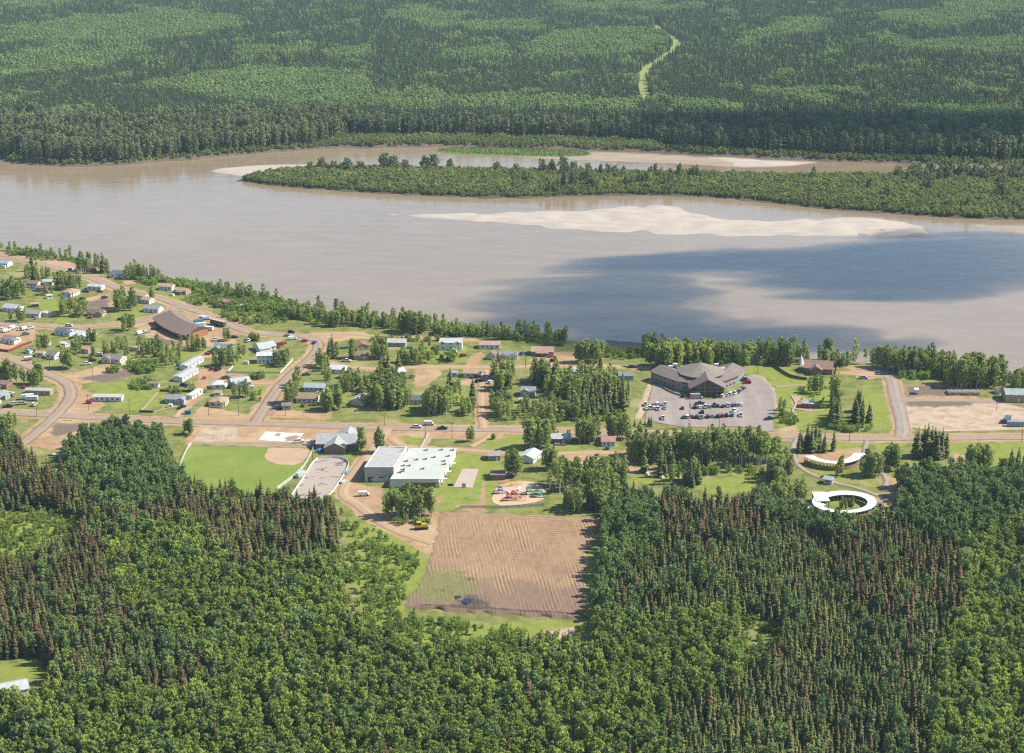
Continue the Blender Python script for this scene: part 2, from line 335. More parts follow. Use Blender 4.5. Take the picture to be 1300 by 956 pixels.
def ground_mat():
    q = NT('ground_cover'); p = q.pos()
    n1 = q.noise(.035, 5, p); n2 = q.noise(.16, 5, p); n3 = q.noise(.9, 4, p); n4 = q.noise(3.0, 3, p)
    grass = q.mix(q.step(n2, .35, .65), (.15, .18, .042), (.27, .265, .09))
    grass = q.mix(q.step(n1, .52, .68), grass, (.36, .32, .15))
    grass = q.mix(q.step(n3, .5, .75, 0, .55), grass, (.09, .12, .03))
    lawn = q.mix(q.step(n2, .3, .7), (.20, .25, .042), (.285, .305, .075)); lawn = q.mix(q.step(n3, .5, .8, 0, .5), lawn, (.25, .25, .09))
    wob = q.math('ADD', q.math('MULTIPLY', q.math('SUBTRACT', n3, .5), 5.0), q.math('MULTIPLY', q.math('SUBTRACT', n2, .5), 9.0))
    def m(name, a=-.6, b=.6, k=1.0): return q.step(q.math('MULTIPLY_ADD', wob, k, q.attr(name)), a, b)
    c = q.mix(m('lawn', -1.2, 1.2), grass, lawn)
    dirt = q.mix(q.step(n2, .3, .7), (.48, .315, .18), (.365, .225, .12)); dirt = q.mix(q.step(n4, .45, .8, 0, .6), dirt, (.27, .18, .12)); dirt = q.mix(q.step(n1, .35, .6, .5, 0), dirt, (.55, .405, .255))
    pale = q.mix(q.step(n2, .35, .65), (.55, .43, .31), (.42, .315, .22)); pale = q.mix(q.step(n3, .5, .8, 0, .6), pale, (.36, .28, .2))
    dark = q.mix(q.step(n3, .3, .7), (.15, .115, .095), (.24, .18, .14))
    wood = q.mix(q.step(n3, .3, .7), (.07, .09, .025), (.12, .15, .045))
    c = q.mix(m('forest', -1, 1), c, wood)
    c = q.mix(m('dirt', -.8, .8, .8), c, dirt); c = q.mix(m('pale', -.5, .5, .5), c, pale); c = q.mix(m('dark', -2, 2, 1.3), c, dark)
    weed = q.math('MULTIPLY', q.step(n2, .56, .64), q.step(n3, .48, .6)); c = q.mix(q.math('MULTIPLY', weed, .5), c, (.12, .16, .045))
    q.gcol(c); q.b.inputs['Roughness'].default_value = .95; q.b.inputs['Specular IOR Level'].default_value = .1; q.bump(n3, .5, .5); return q.m
xs = np.concatenate([np.linspace(-9000, -520, 30)[:-1], np.arange(-520, 521, 2.0), np.linspace(520, 9000, 30)[1:]])
ys = np.concatenate([np.linspace(-6000, 400, 30)[:-1], np.arange(400, 1460, 2.0), np.linspace(1460, 1800, 6)])
structure('ground', grid_mesh('ground', xs, ys, ground_z, ground_mat(), keep=lambda X, Y: Y < ycrest(X) + 24,
          attrs=dict(dirt=zone_sd('dirt'), pale=zone_sd('pale'), lawn=zone_sd('lawn'), dark=zone_sd('dark'), forest=forest_sd)))

FARSHORE_PX = [(-700,196),(-200,196),(0,205),(40,210),(80,212),(150,211),(190,207),(230,204),(330,195),(370,192),(420,189),(560,187),(700,190),(800,193),(900,198),(1000,203),(1130,208),(1230,211),(1500,220),(2000,232)]
FS = P2(FARSHORE_PX, WATER_Z)
def yshore(x): return np.interp(x, FS[:, 0], FS[:, 1]) + 3*wnoise(x, 0*x, 90, 3)
def far_z(x, y):
    d = y - yshore(x)
    z = np.where(d < 0, -6 + d*.25, np.minimum(-6 + d*.33, -2.5))
    return np.maximum(z, -9) + np.clip((d-150)/500, 0, 1)*(wnoise(x, y, 700, 5) + 1.6)*2.6
CUT = [P2([(820,134),(816,112),(816,98),(822,89),(840,80),(856,68),(860,58),(852,50),(836,42),(830,36)], -2), P2([(1005,99),(1040,97),(1110,92),(1134,92),(1200,97),(1258,102),(1330,105)], -2), P2([(345,42),(300,44),(240,47)], -2)]
def cut_d(x, y):
    d = np.full(np.shape(x), 99.0)
    for c, k in zip(CUT, (1.0, 1.2, 1.6)): d = np.minimum(d, dist_line(x, y, c)*k)
    return d
def far_mat():
    q = NT('far_ground_cover'); p = q.pos(); n2 = q.noise(.08, 4, p); n3 = q.noise(.5, 3, p)
    c = q.mix(q.step(n2, .3, .7), (.07, .10, .03), (.12, .16, .05))
    c = q.mix(q.step(q.attr('cut'), 12, 6), c, q.mix(q.step(n3, .3, .7), (.24, .30, .08), (.30, .33, .12)))
    c = q.mix(q.step(q.attr('bank'), 17, 4), c, q.mix(q.step(n3, .3, .7), (.20, .145, .10), (.10, .085, .06)))
    q.gcol(c); q.b.inputs['Roughness'].default_value = .95; return q.m
xs = np.concatenate([np.linspace(-22000, -1400, 16)[:-1], np.arange(-1400, 1401, 10.0), np.linspace(1400, 22000, 16)[1:]])
ys = np.concatenate([np.linspace(1480, 1600, 13)[:-1], np.arange(1600, 1800, 5.0), np.arange(1800, 4300, 14.0), np.linspace(4300, 30000, 24)])
structure('far_ground', grid_mesh('far_ground', xs, ys, far_z, far_mat(), keep=lambda X, Y: Y > yshore(X) - 25,
          attrs=dict(cut=lambda x, y: np.minimum(cut_d(x, y), 60), bank=lambda x, y: np.clip(y - yshore(x), -5, 60))))

def water_mat():
    q = NT('silty_river_water'); p = q.pos()
    mp = q.n('Mapping'); mp.inputs['Scale'].default_value = (.02, .09, 1); q.l(p, mp.inputs[0])
    f = q.noise(1, 5, mp.outputs[0]); big = q.noise(.004, 3, p)
    c = q.mix(q.step(f, .3, .7), (.285, .212, .132), (.33, .25, .162)); c = q.mix(q.step(big, .4, .7, 0, .5), c, (.36, .275, .185))
    q.gcol(c); q.b.inputs['Roughness'].default_value = .10; q.b.inputs['Specular IOR Level'].default_value = .5; q.b.inputs['IOR'].default_value = 1.33
    h = q.noise(.35, 4, p); h2 = q.noise(.05, 2, p)
    q.bump(q.math('ADD', h, q.math('MULTIPLY', h2, 3)), .10, 1.0); return q.m
mb = MB(); mb.add([(-22000, 600, WATER_Z), (22000, 600, WATER_Z), (22000, 2600, WATER_Z), (-22000, 2600, WATER_Z)], [(0, 1, 2, 3)])
structure('river_water', mb, water_mat())

def sand_mat(name, dry, wet, green=None):
    q = NT(name); p = q.pos(); mp = q.n('Mapping'); mp.inputs['Scale'].default_value = (.03, .10, 1); mp.inputs['Rotation'].default_value = (0, 0, .25); q.l(p, mp.inputs[0])
    f = q.noise(1, 6, mp.outputs[0]); g = q.noise(.5, 4, p)
    c = q.mix(q.step(q.math('ADD', q.math('MULTIPLY', f, .7), q.math('MULTIPLY', g, .3)), .3, .7), dry, tuple(v*.76 for v in dry))
    c = q.mix(q.step(q.math('MULTIPLY_ADD', f, 12.0, q.attr('edge')), 14, 6.0), c, wet)
    if green: c = q.mix(q.step(g, .3, .7), green, tuple(v*.7 for v in green))
    q.gcol(c); q.b.inputs['Roughness'].default_value = .9; q.bump(f, .4, .6); return q.m
def land(name, px, z, mat, step, hgt, slope, wob=4, lump=0):
    p = smooth_line(P2(px + px[:1], z), 5)[:-1]
    lo = p.min(0) - 8; hi = p.max(0) + 8; cache = {}
    def sd(x, y): return sdf(x, y, p) + wob*wnoise(x, y, 40, 9)*.7
    xs = np.arange(lo[0], hi[0], step); ys = np.arange(lo[1], hi[1], step*.7)
    def zf(X, Y): return z - .5 + np.clip((sd(X, Y)+2)*slope, 0, hgt + .5) + lump*np.clip(sd(X, Y)/20, 0, 1)*(wnoise(X, Y, 60, 2) + .6)
    return structure(name, grid_mesh(name, xs, ys, zf, mat, keep=lambda X, Y: sd(X, Y) > -3, attrs=dict(edge=lambda x, y: np.clip(sd(x, y), -5, 60)))), p
SAND = sand_mat('pale_river_sand', (.54, .465, .385), (.33, .25, .175))
MUD = sand_mat('damp_river_sand', (.42, .33, .25), (.30, .215, .145))
ISL = sand_mat('island_ground', (.07, .10, .03), (.13, .095, .065), None)
land('sandbar', [(470,272),(540,270),(600,268.5),(700,266),(732,265),(785,261),(828,259),(871,262),(908,274),(954,278),(993,279),(1023,275.5),(1085,274.5),(1122,276),(1160,283),(1181,289),(1191,298),(1187,303),(1138,303.5),(1040,301),(950,302),(890,300.5),(800,298),(700,291),(600,282),(530,277)], WATER_Z, SAND, 3.0, 1.2, .045, 2.0, .6)
land('sandbar', [(1222,283),(1300,284),(1460,288),(1460,306),(1320,301),(1262,296)], WATER_Z, MUD, 4.0, .6, .05)
land('sandbar', [(260,217),(285,212.5),(330,209),(380,208),(440,209),(440,222),(390,224),(330,226),(300,224),(275,220)], WATER_Z, SAND, 3.0, 1.0, .09, 1.5)
land('sandbar', [(560,194),(640,196),(720,196),(741,191.5),(800,193),(908,198),(1000,203.5),(1055,205.5),(1010,212),(960,214),(920,213),(850,209),(740,205),(640,200),(570,197)], WATER_Z, MUD, 4.0, .8, .05, 3)
land('sandbar', [(885,199),(920,199),(980,203),(1040,205.5),(1000,211),(940,212),(912,208)], WATER_Z+.3, SAND, 4.0, .8, .06, 2)
GRASSBAR = sand_mat('reed_grass', (.17, .25, .05), (.3, .3, .14), (.17, .26, .05))
_, GB = land('grass_bar', [(552,189.5),(600,188),(680,189.5),(741,192.5),(748,198),(692,199),(600,196),(560,193)], WATER_Z+.4, GRASSBAR, 4.0, 1.2, .15, 3)
_, IS1 = land('island', [(300,230),(318,224),(350,220),(390,216.5),(430,215),(500,216),(600,218),(700,220),(800,222),(900,223),(1000,225),(1100,225),(1200,222),(1320,220),(1500,222),(1700,226),(1700,292),(1500,286),(1300,280),(1200,276.5),(1120,271),(1040,265),(930,253),(850,249),(760,249),(640,252),(520,248),(420,242),(350,236.5),(310,231)], WATER_Z, ISL, 4.0, 2.6, .28, 4)

# ------------------------------------------------------------------ clouds over the valley, out of frame; their shade lies on the river and the far bank
CLOUD_PX = [  # shade as seen in the photograph: (cx, cy, rx, ry, weight) on the ground
 (795,388,52,30,1.15), (850,392,85,34,1.2), (815,340,62,18,.75), (880,325,90,14,1), (980,318,120,15,1.2), (1090,318,110,17,1.2), (1200,318,90,20,1.2), (1300,312,90,24,1.2), (1150,291,38,8,.9), (1275,293,50,9,.9),
 (1110,346,80,12,1.1), (1190,362,80,14,1.2), (1240,345,90,14,1.1), (885,424,85,20,1.2), (940,412,90,16,1.1), (1030,420,90,15,1.1), (1120,425,80,9,.9), (890,440,70,10,.7), (1190,425,80,8,.5), (850,360,60,14,.9), (1270,338,60,14,.8), (1150,330,120,12,.6)]
FARCLOUD_PX = [(900,165,170,22,1), (1050,170,160,24,1.1), (1200,170,150,24,1.2), (1330,165,120,22,1.1), (700,150,90,8,.5), (1150,130,200,7,.5)]
def cloud(name, blobs, alt, thick, res, dens):
    cs = [(P2([(cx, cy)])[0], abs(P2([(cx+rx, cy)])[0][0]-P2([(cx, cy)])[0][0]), abs(P2([(cx, cy-ry)])[0][1]-P2([(cx, cy+ry)])[0][1])/2, wt) for cx, cy, rx, ry, wt in blobs]
    off = np.array(SUN_DIR)[:2]/SUN_DIR.z*alt
    def T(X, Y):
        X = X - off[0]; Y = Y - off[1]
        X = X + 14*wnoise(X, Y, 90, 11); Y = Y + 14*wnoise(X, Y, 110, 17); s = 0
        for c, rx, ry, wt in cs: s = s + wt*np.exp(-(((X-c[0])/rx)**2 + ((Y-c[1])/ry)**2)*1.1)
        s = np.minimum(s, 1.5) + .22*wnoise(X, Y, 70, 21) - .42
        return np.clip(s, 0, 1.0)**1.9
    lo = np.min([c[0]-2.2*np.array((c[1], c[2])) for c in cs], 0)+off; hi = np.max([c[0]+2.2*np.array((c[1], c[2])) for c in cs], 0)+off
    xs = np.arange(lo[0], hi[0], res); ys = np.arange(lo[1], hi[1], res); X, Y = np.meshgrid(xs, ys); t = T(X, Y)
    t[0] = t[-1] = 0; t[:, 0] = t[:, -1] = 0
    nx = len(xs); ny = len(ys); i = np.arange((ny-1)*(nx-1)); a = (i//(nx-1))*nx + i % (nx-1); F = np.stack([a, a+1, a+nx+1, a+nx], -1)
    F = F[(t.ravel()[F] > 0).any(1)]; used = np.unique(F); mp = np.full(nx*ny, -1); mp[used] = np.arange(len(used)); F = mp[F]
    tt = t.ravel()[used]; x = X.ravel()[used]; y = Y.ravel()[used]; rim = tt <= 0; k = len(used)
    top = np.stack([x, y, alt + thick*(tt + .25*tt*wnoise(x, y, 45, 25))], -1); bot = np.stack([x, y, alt - .25*thick*tt], -1)
    co = np.concatenate([top, bot]); bi = np.where(rim, np.arange(k), np.arange(k)+k)
    FF = np.concatenate([F, bi[F][:, ::-1]])
    q = NT('cloud_vapour'); q.t.nodes.remove(q.b); pv = q.n('VolumePrincipled'); pv.inputs['Density'].default_value = dens; pv.inputs['Color'].default_value = (.97, .97, .97, 1)
    q.l(pv.outputs[0], q.t.nodes['Material Output'].inputs['Volume'])
    o = link(name, np_mesh(name, co, FF, q.m)); o['kind'] = 'stuff'; return o
cloud('cloud', CLOUD_PX, 620, 110, 8.0, .026)
cloud('cloud', FARCLOUD_PX, 620, 110, 14.0, .03)

# ------------------------------------------------------------------ roads, lots, pads
def road_mat(name, base, worn, edge):
    q = NT(name); p = q.pos(); n1 = q.noise(.12, 4, p); n2 = q.noise(.9, 4, p); ac = q.attr('across')
    c = q.mix(q.step(n1, .35, .65), base, tuple(v*.86 for v in base))
    tr = q.math('ABSOLUTE', q.math('SUBTRACT', q.math('ABSOLUTE', ac), .32))
    c = q.mix(q.step(tr, .2, .03, 0, .6), c, worn); c = q.mix(q.step(n2, .5, .8, 0, .35), c, tuple(v*.7 for v in base))
    ab = q.math('MULTIPLY_ADD', n2, .22, q.math('MULTIPLY_ADD', n1, .16, q.math('ABSOLUTE', ac)))
    c = q.mix(q.step(ab, .90, .97), c, edge)
    q.gcol(c); q.b.inputs['Roughness'].default_value = .9; return q.m
RM_MAIN = road_mat('worn_road_surface', (.36, .27, .195), (.43, .33, .24), (.20, .13, .08))
RM_DIRT = road_mat('dirt_track_surface', (.47, .32, .19), (.54, .385, .245), (.36, .235, .13))
RM_GRAV = road_mat('gravel_path_surface', (.46, .375, .29), (.52, .42, .33), (.33, .24, .16))
RM_GREY = road_mat('grey_road_surface', (.35, .28, .23), (.42, .34, .275), (.26, .18, .12))
_rz = [0.10]
ROADS = []
def road(px, width, mat, name='road'):
    c = smooth_line(P2(px), 7); _rz[0] += .012; z = _rz[0]
    t = np.gradient(c, axis=0); t /= np.linalg.norm(t, axis=1)[:, None]; nrm = np.stack([-t[:, 1], t[:, 0]], 1)
    ac = np.array([-1, -.8, 0, .8, 1]); zz = np.array([-.12, z-.02, z+.02, z-.02, -.12])
    wv = width/2*(1 + .07*wnoise(c[:, 0], c[:, 1], 25, 3))
    co = np.array([[(*(c[i] + nrm[i]*wv[i]*a), zq) for a, zq in zip(ac, zz)] for i in range(len(c))]).reshape(-1, 3)
    F = np.array([(i*5+j, i*5+j+1, i*5+j+6, i*5+j+5) for i in range(len(c)-1) for j in range(4)])[:, ::-1]
    me = np_mesh(name, co, F, mat); a = me.attributes.new('across', 'FLOAT', 'POINT'); a.data.foreach_set('value', np.tile(ac, len(c)).astype(np.float32))
    ROADS.append((c, width)); return structure(name, me)
for sp in ROADSPEC: road(sp[0], sp[1], dict(main=RM_MAIN, dirt=RM_DIRT, grey=RM_GREY, grav=RM_GRAV)[sp[2]], *sp[3:])

def surf(name, px, z, mat, step=1.5, wob=.8, extra=0.0, raw=False):
    """a flat sheet with an uneven outline, following the outline the photo shows"""
    p = P2(px); lo = p.min(0)-3; hi = p.max(0)+3
    p = np.concatenate([np.linspace(p[i], p[(i+1) % len(p)], max(2, int(np.linalg.norm(p[(i+1) % len(p)]-p[i])/step)), endpoint=False) for i in range(len(p))])
    if wob: p = p + wob*np.stack([wnoise(p[:, 0], p[:, 1], 9, 3), wnoise(p[:, 0], p[:, 1], 9, 13)], 1)*.7
    mb = MB(); mb.add([(x, y, z) for x, y in p], [tuple(range(len(p)))] if sum(a[0]*b[1]-b[0]*a[1] for a, b in zip(p, np.roll(p, -1, 0))) > 0 else [tuple(range(len(p)-1, -1, -1))])
    return structure(name, mb, mat)
def lot_mat():
    q = NT('parking_lot_asphalt'); p = q.pos(); n1 = q.noise(.09, 5, p); n2 = q.noise(.5, 5, p); n3 = q.noise(4, 2, p)
    mp = q.n('Mapping'); mp.inputs['Scale'].default_value = (.16, .012, 1); q.l(p, mp.inputs[0]); st = q.noise(1, 3, mp.outputs[0])
    c = q.mix(q.step(n1, .35, .65), (.335, .28, .24), (.28, .238, .205)); c = q.mix(q.step(st, .45, .7, 0, .6), c, (.40, .34, .29)); c = q.mix(q.step(n2, .6, .75, 0, .5), c, (.19, .165, .16))
    q.gcol(c); q.b.inputs['Roughness'].default_value = .85; return q.m
LOT = [(822,522),(826,500),(829,488),(838,489),(850,495),(866,505),(900,508),(925,503),(944,490),(942,478),(952,477),(966,481),(977,489),(983,501),(984,514),(981,527),(982,548),(964,549),(958,543),(925,542),(900,543),(865,542),(835,537),(819,531)]
surf('parking_lot', LOT, .20, lot_mat(), wob=.4)
def grass_mat():
    q = NT('mown_grass'); p = q.pos(); n1 = q.noise(.05, 4, p); n2 = q.noise(.4, 5, p)
    c = q.mix(q.step(n1, .3, .7), (.175, .24, .036), (.225, .28, .054)); c = q.mix(q.step(n2, .5, .8, 0, .45), c, (.31, .33, .10)); q.gcol(c); q.b.inputs['Roughness'].default_value = .95; return q.m
BALL = [(242,567),(300,567),(360,567.5),(392,569),(399,574),(380,598),(352,624),(300,640),(236,640),(226,612),(226,598),(230,585)]
surf('ball_field_grass', BALL, .06, grass_mat(), wob=.2)
def clay():
    q = NT('infield_clay'); p = q.pos(); n1 = q.noise(.08, 4, p); n2 = q.noise(.6, 4, p)
    c = q.mix(q.step(n1, .3, .7), (.53, .365, .235), (.47, .31, .195)); c = q.mix(q.step(n2, .55, .8, 0, .4), c, (.38, .26, .16)); q.gcol(c); return q.m
surf('infield', [(341,568.6),(370,568.8),(391,570),(396,574),(391,580),(382,588),(372,591),(354,590),(340,585),(336,580)], .10, clay(), wob=.5)
WHITEPAD = simple('pale_sand_pad', (.78, .73, .64), (.66, .58, .47), .25, world=True)
surf('sand_pad', [(328,559),(337,548),(386,550.5),(377,561),(366,561.5)], .12, WHITEPAD, wob=.25)
surf('sand_pad_patch', [(352,550),(357,551),(355,554),(349,553)], .15, M_DIRT); surf('sand_pad_patch', [(361,556),(375,553),(381,554),(375,560),(362,561)], .15, M_DIRT)
surf('court_slab', [(575.5,618.5),(587,595.5),(608,595.5),(600,619.5)], .14, simple('court_concrete', (.52, .43, .36), (.46, .37, .30), .2, world=True), wob=0)
def rinkm():
    q = NT('rink_asphalt'); p = q.pos(); n1 = q.noise(.13, 3, p); n2 = q.noise(.7, 4, p)
    c = q.mix(q.step(n2, .3, .7), (.46, .385, .325), (.40, .335, .28)); c = q.mix(q.step(q.math('MULTIPLY_ADD', n2, .25, n1), .69, .73), c, (.235, .17, .15)); q.gcol(c); return q.m
RINK = [(403,583),(421,581.5),(436,582.5),(443,588),(441,596),(432,611),(424,623),(414,634),(392,636),(374,634),(370,630),(376,621),(386,606),(395,591)]
surf('rink_slab', RINK, .14, rinkm(), wob=0)
PLAYSAND = [(626,634),(623,640),(625,616+20),(630,618+4),(636,615.5),(650,613),(668,611),(680,613),(690,620),(694,627),(690,634),(680,638),(660,641),(640,643),(631,642),(627,640)]
PLAYSAND = [(626,638),(624,633),(628,624),(633,616.5),(645,612.5),(662,610.5),(677,612),(688,618),(694,626),(691,634),(678,638.5),(655,641.5),(637,643)]
surf('playground_sand', PLAYSAND, .12, simple('playground_sand', (.62, .45, .29), (.54, .38, .24), .3, world=True), wob=.2)
surf('arbour_lawn', [(1050,626),(1098,629),(1104,637),(1098,646),(1070,645),(1048,642)], .08, grass_mat())
surf('bank_mud', [(770,432),(790,433.5),(818,436),(822,442),(800,444),(772,442)], .08, simple('bank_mud', (.19, .14, .12), (.13, .10, .09), .2, world=True), wob=1)

# the graded field: a real sheet of furrows with a spoil bank along its near side
def field():
    q = NT('graded_earth'); p = q.pos(); n1 = q.noise(.035, 4, p); n2 = q.noise(.25, 5, p); n3 = q.noise(1.6, 3, p)
    fu = q.attr('furrow'); lowr = q.attr('across_v')
    lo = q.mix(q.step(n1, .35, .6), (.32, .205, .115), (.235, .145, .08)); hi = q.mix(q.step(n2, .3, .7), (.48, .325, .185), (.365, .24, .135))
    c = q.mix(q.step(q.math('ADD', q.math('MULTIPLY', fu, .75), q.math('MULTIPLY', q.math('SUBTRACT', n2, .5), 2.6)), -.8, .8), lo, hi)
    c = q.mix(q.step(q.noise(.09, 5, p, .7), .5, .62, 0, .7), c, (.33, .205, .12))
    c = q.mix(q.step(q.math('MULTIPLY_ADD', n1, 1.2, q.math('MULTIPLY_ADD', lowr, 1.0, q.math('MULTIPLY', fu, -.08))), 1.02, 1.42, 0, .7), c, (.21, .145, .105))
    c = q.mix(q.step(n3, .55, .8, 0, .4), c, (.25, .175, .115))
    c = q.mix(q.step(q.math('ADD', q.math('MULTIPLY', n2, 1.6), q.attr('green')), 1.25, 1.5, 0, .85), c, q.mix(q.step(n3, .4, .6), (.15, .20, .045), (.25, .2, .09)))
    c = q.mix(q.step(q.math('ADD', q.math('MULTIPLY', n2, 1.2), q.attr('wet')), 1.05, 1.35, 0, .9), c, (.085, .065, .058))
    q.gcol(c); q.b.inputs['Roughness'].default_value = .95; q.bump(n3, .6, .35)
    A = P2([(560,650),(764,657)]); B = P2([(511,772),(741,788)])
    left = smooth_line(P2([(560,650),(551,690),(541,722),(524,750),(511,772)]), 40); right = smooth_line(P2([(764,657),(750,690),(744,722),(743,755),(741,788)]), 40)
    nu, nv = 380, 150
    V = np.linspace(0, 1, nv); U = np.linspace(0, 1, nu)
    L = np.stack([np.interp(V, np.linspace(0, 1, len(left)), left[:, k]) for k in (0, 1)], 1); Rr = np.stack([np.interp(V, np.linspace(0, 1, len(right)), right[:, k]) for k in (0, 1)], 1)
    X = L[:, None, 0]*(1-U) + Rr[:, None, 0]*U; Y = L[:, None, 1]*(1-U) + Rr[:, None, 1]*U
    UU, VV = np.meshgrid(U, V); e = np.minimum(np.minimum(UU, 1-UU)*85, np.minimum(VV, 1-VV)*85)
    j = np.exp(-e/2.5); X = X + j*1.2*wnoise(X, Y, 14, 3); Y = Y + j*1.2*wnoise(X, Y, 14, 8)
    px, py = proj(X, Y, 0*X)
    wob = .25*wnoise(X, Y, 60, 4)
    fA = np.sin((X*.93 + Y*.10 + wob)*6.28/1.55)                       # tracks running away from the camera
    fB = np.sin((X*.20 + Y*.97 + wob*2)*6.28/2.6)                     # tracks across
    fC = np.sin((np.hypot(X-at(655,705)[0], Y-at(655,705)[1]-14) + wob)*6.28/2.8)
    mid = np.clip(1-np.abs(VV-.42)/.16, 0, 1); across_zone = ((VV < .07) | ((np.abs(UU-.72) < .09) & (VV < .25))).astype(float)
    curve = np.clip(1-np.hypot((px-668)/42, (py-708)/12), 0, 1)**.6*.8
    amp = np.clip(.55 + .7*wnoise(X, Y*.4, 24, 15), .0, 1.2)
    fu = (fA*(1-across_zone) + fB*across_zone)*(1-curve)*(1-.75*mid) + fC*curve*.6 + .2*fB*mid*(1-curve)
    fu = fu*amp
    berm = np.exp(-((VV-.955)/.028)**2)*np.clip((UU-.02)*9, 0, 1)*(1.5 + .35*wnoise(X, Y, 16, 5)) + np.exp(-((px-575)/28)**2-((py-704-(px-575)*.05)/2.2)**2)*.7
    Z = .10 + .075*(fu + 1) + .10*wnoise(X, Y, 5, 31)*np.clip(e/4, 0, 1) + berm*.8 + .08*wnoise(X, Y, 12, 9)*np.clip(e/3, 0, 1); Z = Z*np.clip(e*.8, 0, 1) + .05
    green = np.clip(1.3-np.hypot((px-562)/62, (py-744)/27), 0, 1)*.95 + np.clip(1-np.hypot((px-715)/40, (py-752)/16), 0, 1)*.3
    wet = np.clip(1.2-np.hypot((px-600)/40, (py-764)/13), 0, 1)*.8 + np.clip(1-np.hypot((px-562)/22, (py-750)/9), 0, 1)*.7 + np.clip(1-np.hypot((px-596)/14, (py-736)/9), 0, 1)*.7 + .95*np.exp(-((VV-.94)/.03)**2)*np.clip((UU-.02)*9, 0, 1)
    i = np.arange((nv-1)*(nu-1)); a = (i//(nu-1))*nu + i % (nu-1); F = np.stack([a, a+nu, a+nu+1, a+1], -1)
    me = np_mesh('graded_field', np.stack([X, Y, Z], -1).reshape(-1, 3), F, q.m)
    for nme, arr in (('furrow', fu), ('across_v', VV), ('green', green), ('wet', wet)):
        t = me.attributes.new(nme, 'FLOAT', 'POINT'); t.data.foreach_set('value', arr.astype(np.float32).ravel())
    structure('graded_field', me)
field()
PUD = NT('puddle_water'); PUD.col((.02, .03, .045)); PUD.b.inputs['Roughness'].default_value = .05; PUD.b.inputs['Specular IOR Level'].default_value = .5
surf('puddle', [(588,763.5),(592,761),(598,762.5),(599,766),(595,768.5),(587,767)], .62, PUD.m, wob=.5); surf('puddle', [(577,758),(584,757),(586,759),(579,761)], .5, PUD.m, wob=.4)

# ------------------------------------------------------------------ houses
FOOT = []                                        # building footprints (x, y, radius) that trees keep clear of
WIN_ME = {}
def window(parent, x, y, z, w, h, face, mirror=False):
    """a framed window as a part with its pane as a sub-part; FACE: 'f' front, 'b' back, 'r' right, 'l' left"""
    k = (round(w, 1), round(h, 1))
    if k not in WIN_ME:
        m = MB(); t = .12; m.box(-w/2, w/2, -.07, .02, -h/2, -h/2+t); m.box(-w/2, w/2, -.07, .02, h/2-t, h/2)
        m.box(-w/2, -w/2+t, -.07, .02, -h/2+t, h/2-t); m.box(w/2-t, w/2, -.07, .02, -h/2+t, h/2-t)
        p = MB(); p.box(-w/2+t, w/2-t, -.04, .02, -h/2+t, h/2-t)
        WIN_ME[k] = (m.mesh('window', M_WFRAME), p.mesh('pane', M_GLASS))
    rz = {'f': 0, 'r': math.pi/2, 'b': math.pi, 'l': -math.pi/2}[face]
    f = link('window', WIN_ME[k][0], parent, (x, y, z), rz); link('pane', WIN_ME[k][1], f); return f
def roof_mesh(kind, L, W, h, rise, oh, mb=None, th=.18, off=(0, 0), yaw=False):
    """gable/hip/flat roof slabs over a box of L (x) by W (y)"""
    m = mb or MB(); a = L/2+oh; b = W/2+oh; dz = oh*rise/(W/2); e = h - dz
    if kind == 'gable': m.xprism([(-b, e), (0, h+rise), (b, e), (b, e+th), (0, h+rise+th), (-b, e+th)], -a, a)
    elif kind == 'hip':
        r = max(L/2 - W/2, .3)
        lo = [(-a,-b,e),(a,-b,e),(a,b,e),(-a,b,e)]; hi = [(x, y, e+th) for x, y, _ in lo] + [(-r,0,h+rise+th),(r,0,h+rise+th)]
        m.add(lo + hi, [(3,2,1,0),(0,1,5,4),(1,2,6,5),(2,3,7,6),(3,0,4,7),(4,5,9,8),(5,6,9),(6,7,8,9),(7,4,8)])
    else: m.box(-a, a, -b, b, h, h+.3)
    if yaw: m.v = [(-y, x, z) for x, y, z in m.v]
    if off != (0, 0): m.v = [(x+off[0], y+off[1], z) for x, y, z in m.v]
    return m
def wall_mesh(kind, L, W, h, rise, m=None):
    m = m or MB()
    if kind == 'gable': m.xprism([(-W/2, -.3), (-W/2, h), (0, h+rise-.02), (W/2, h), (W/2, -.3)], -L/2, L/2)
    else: m.box(-L/2, L/2, -W/2, W/2, -.3, h)
    return m
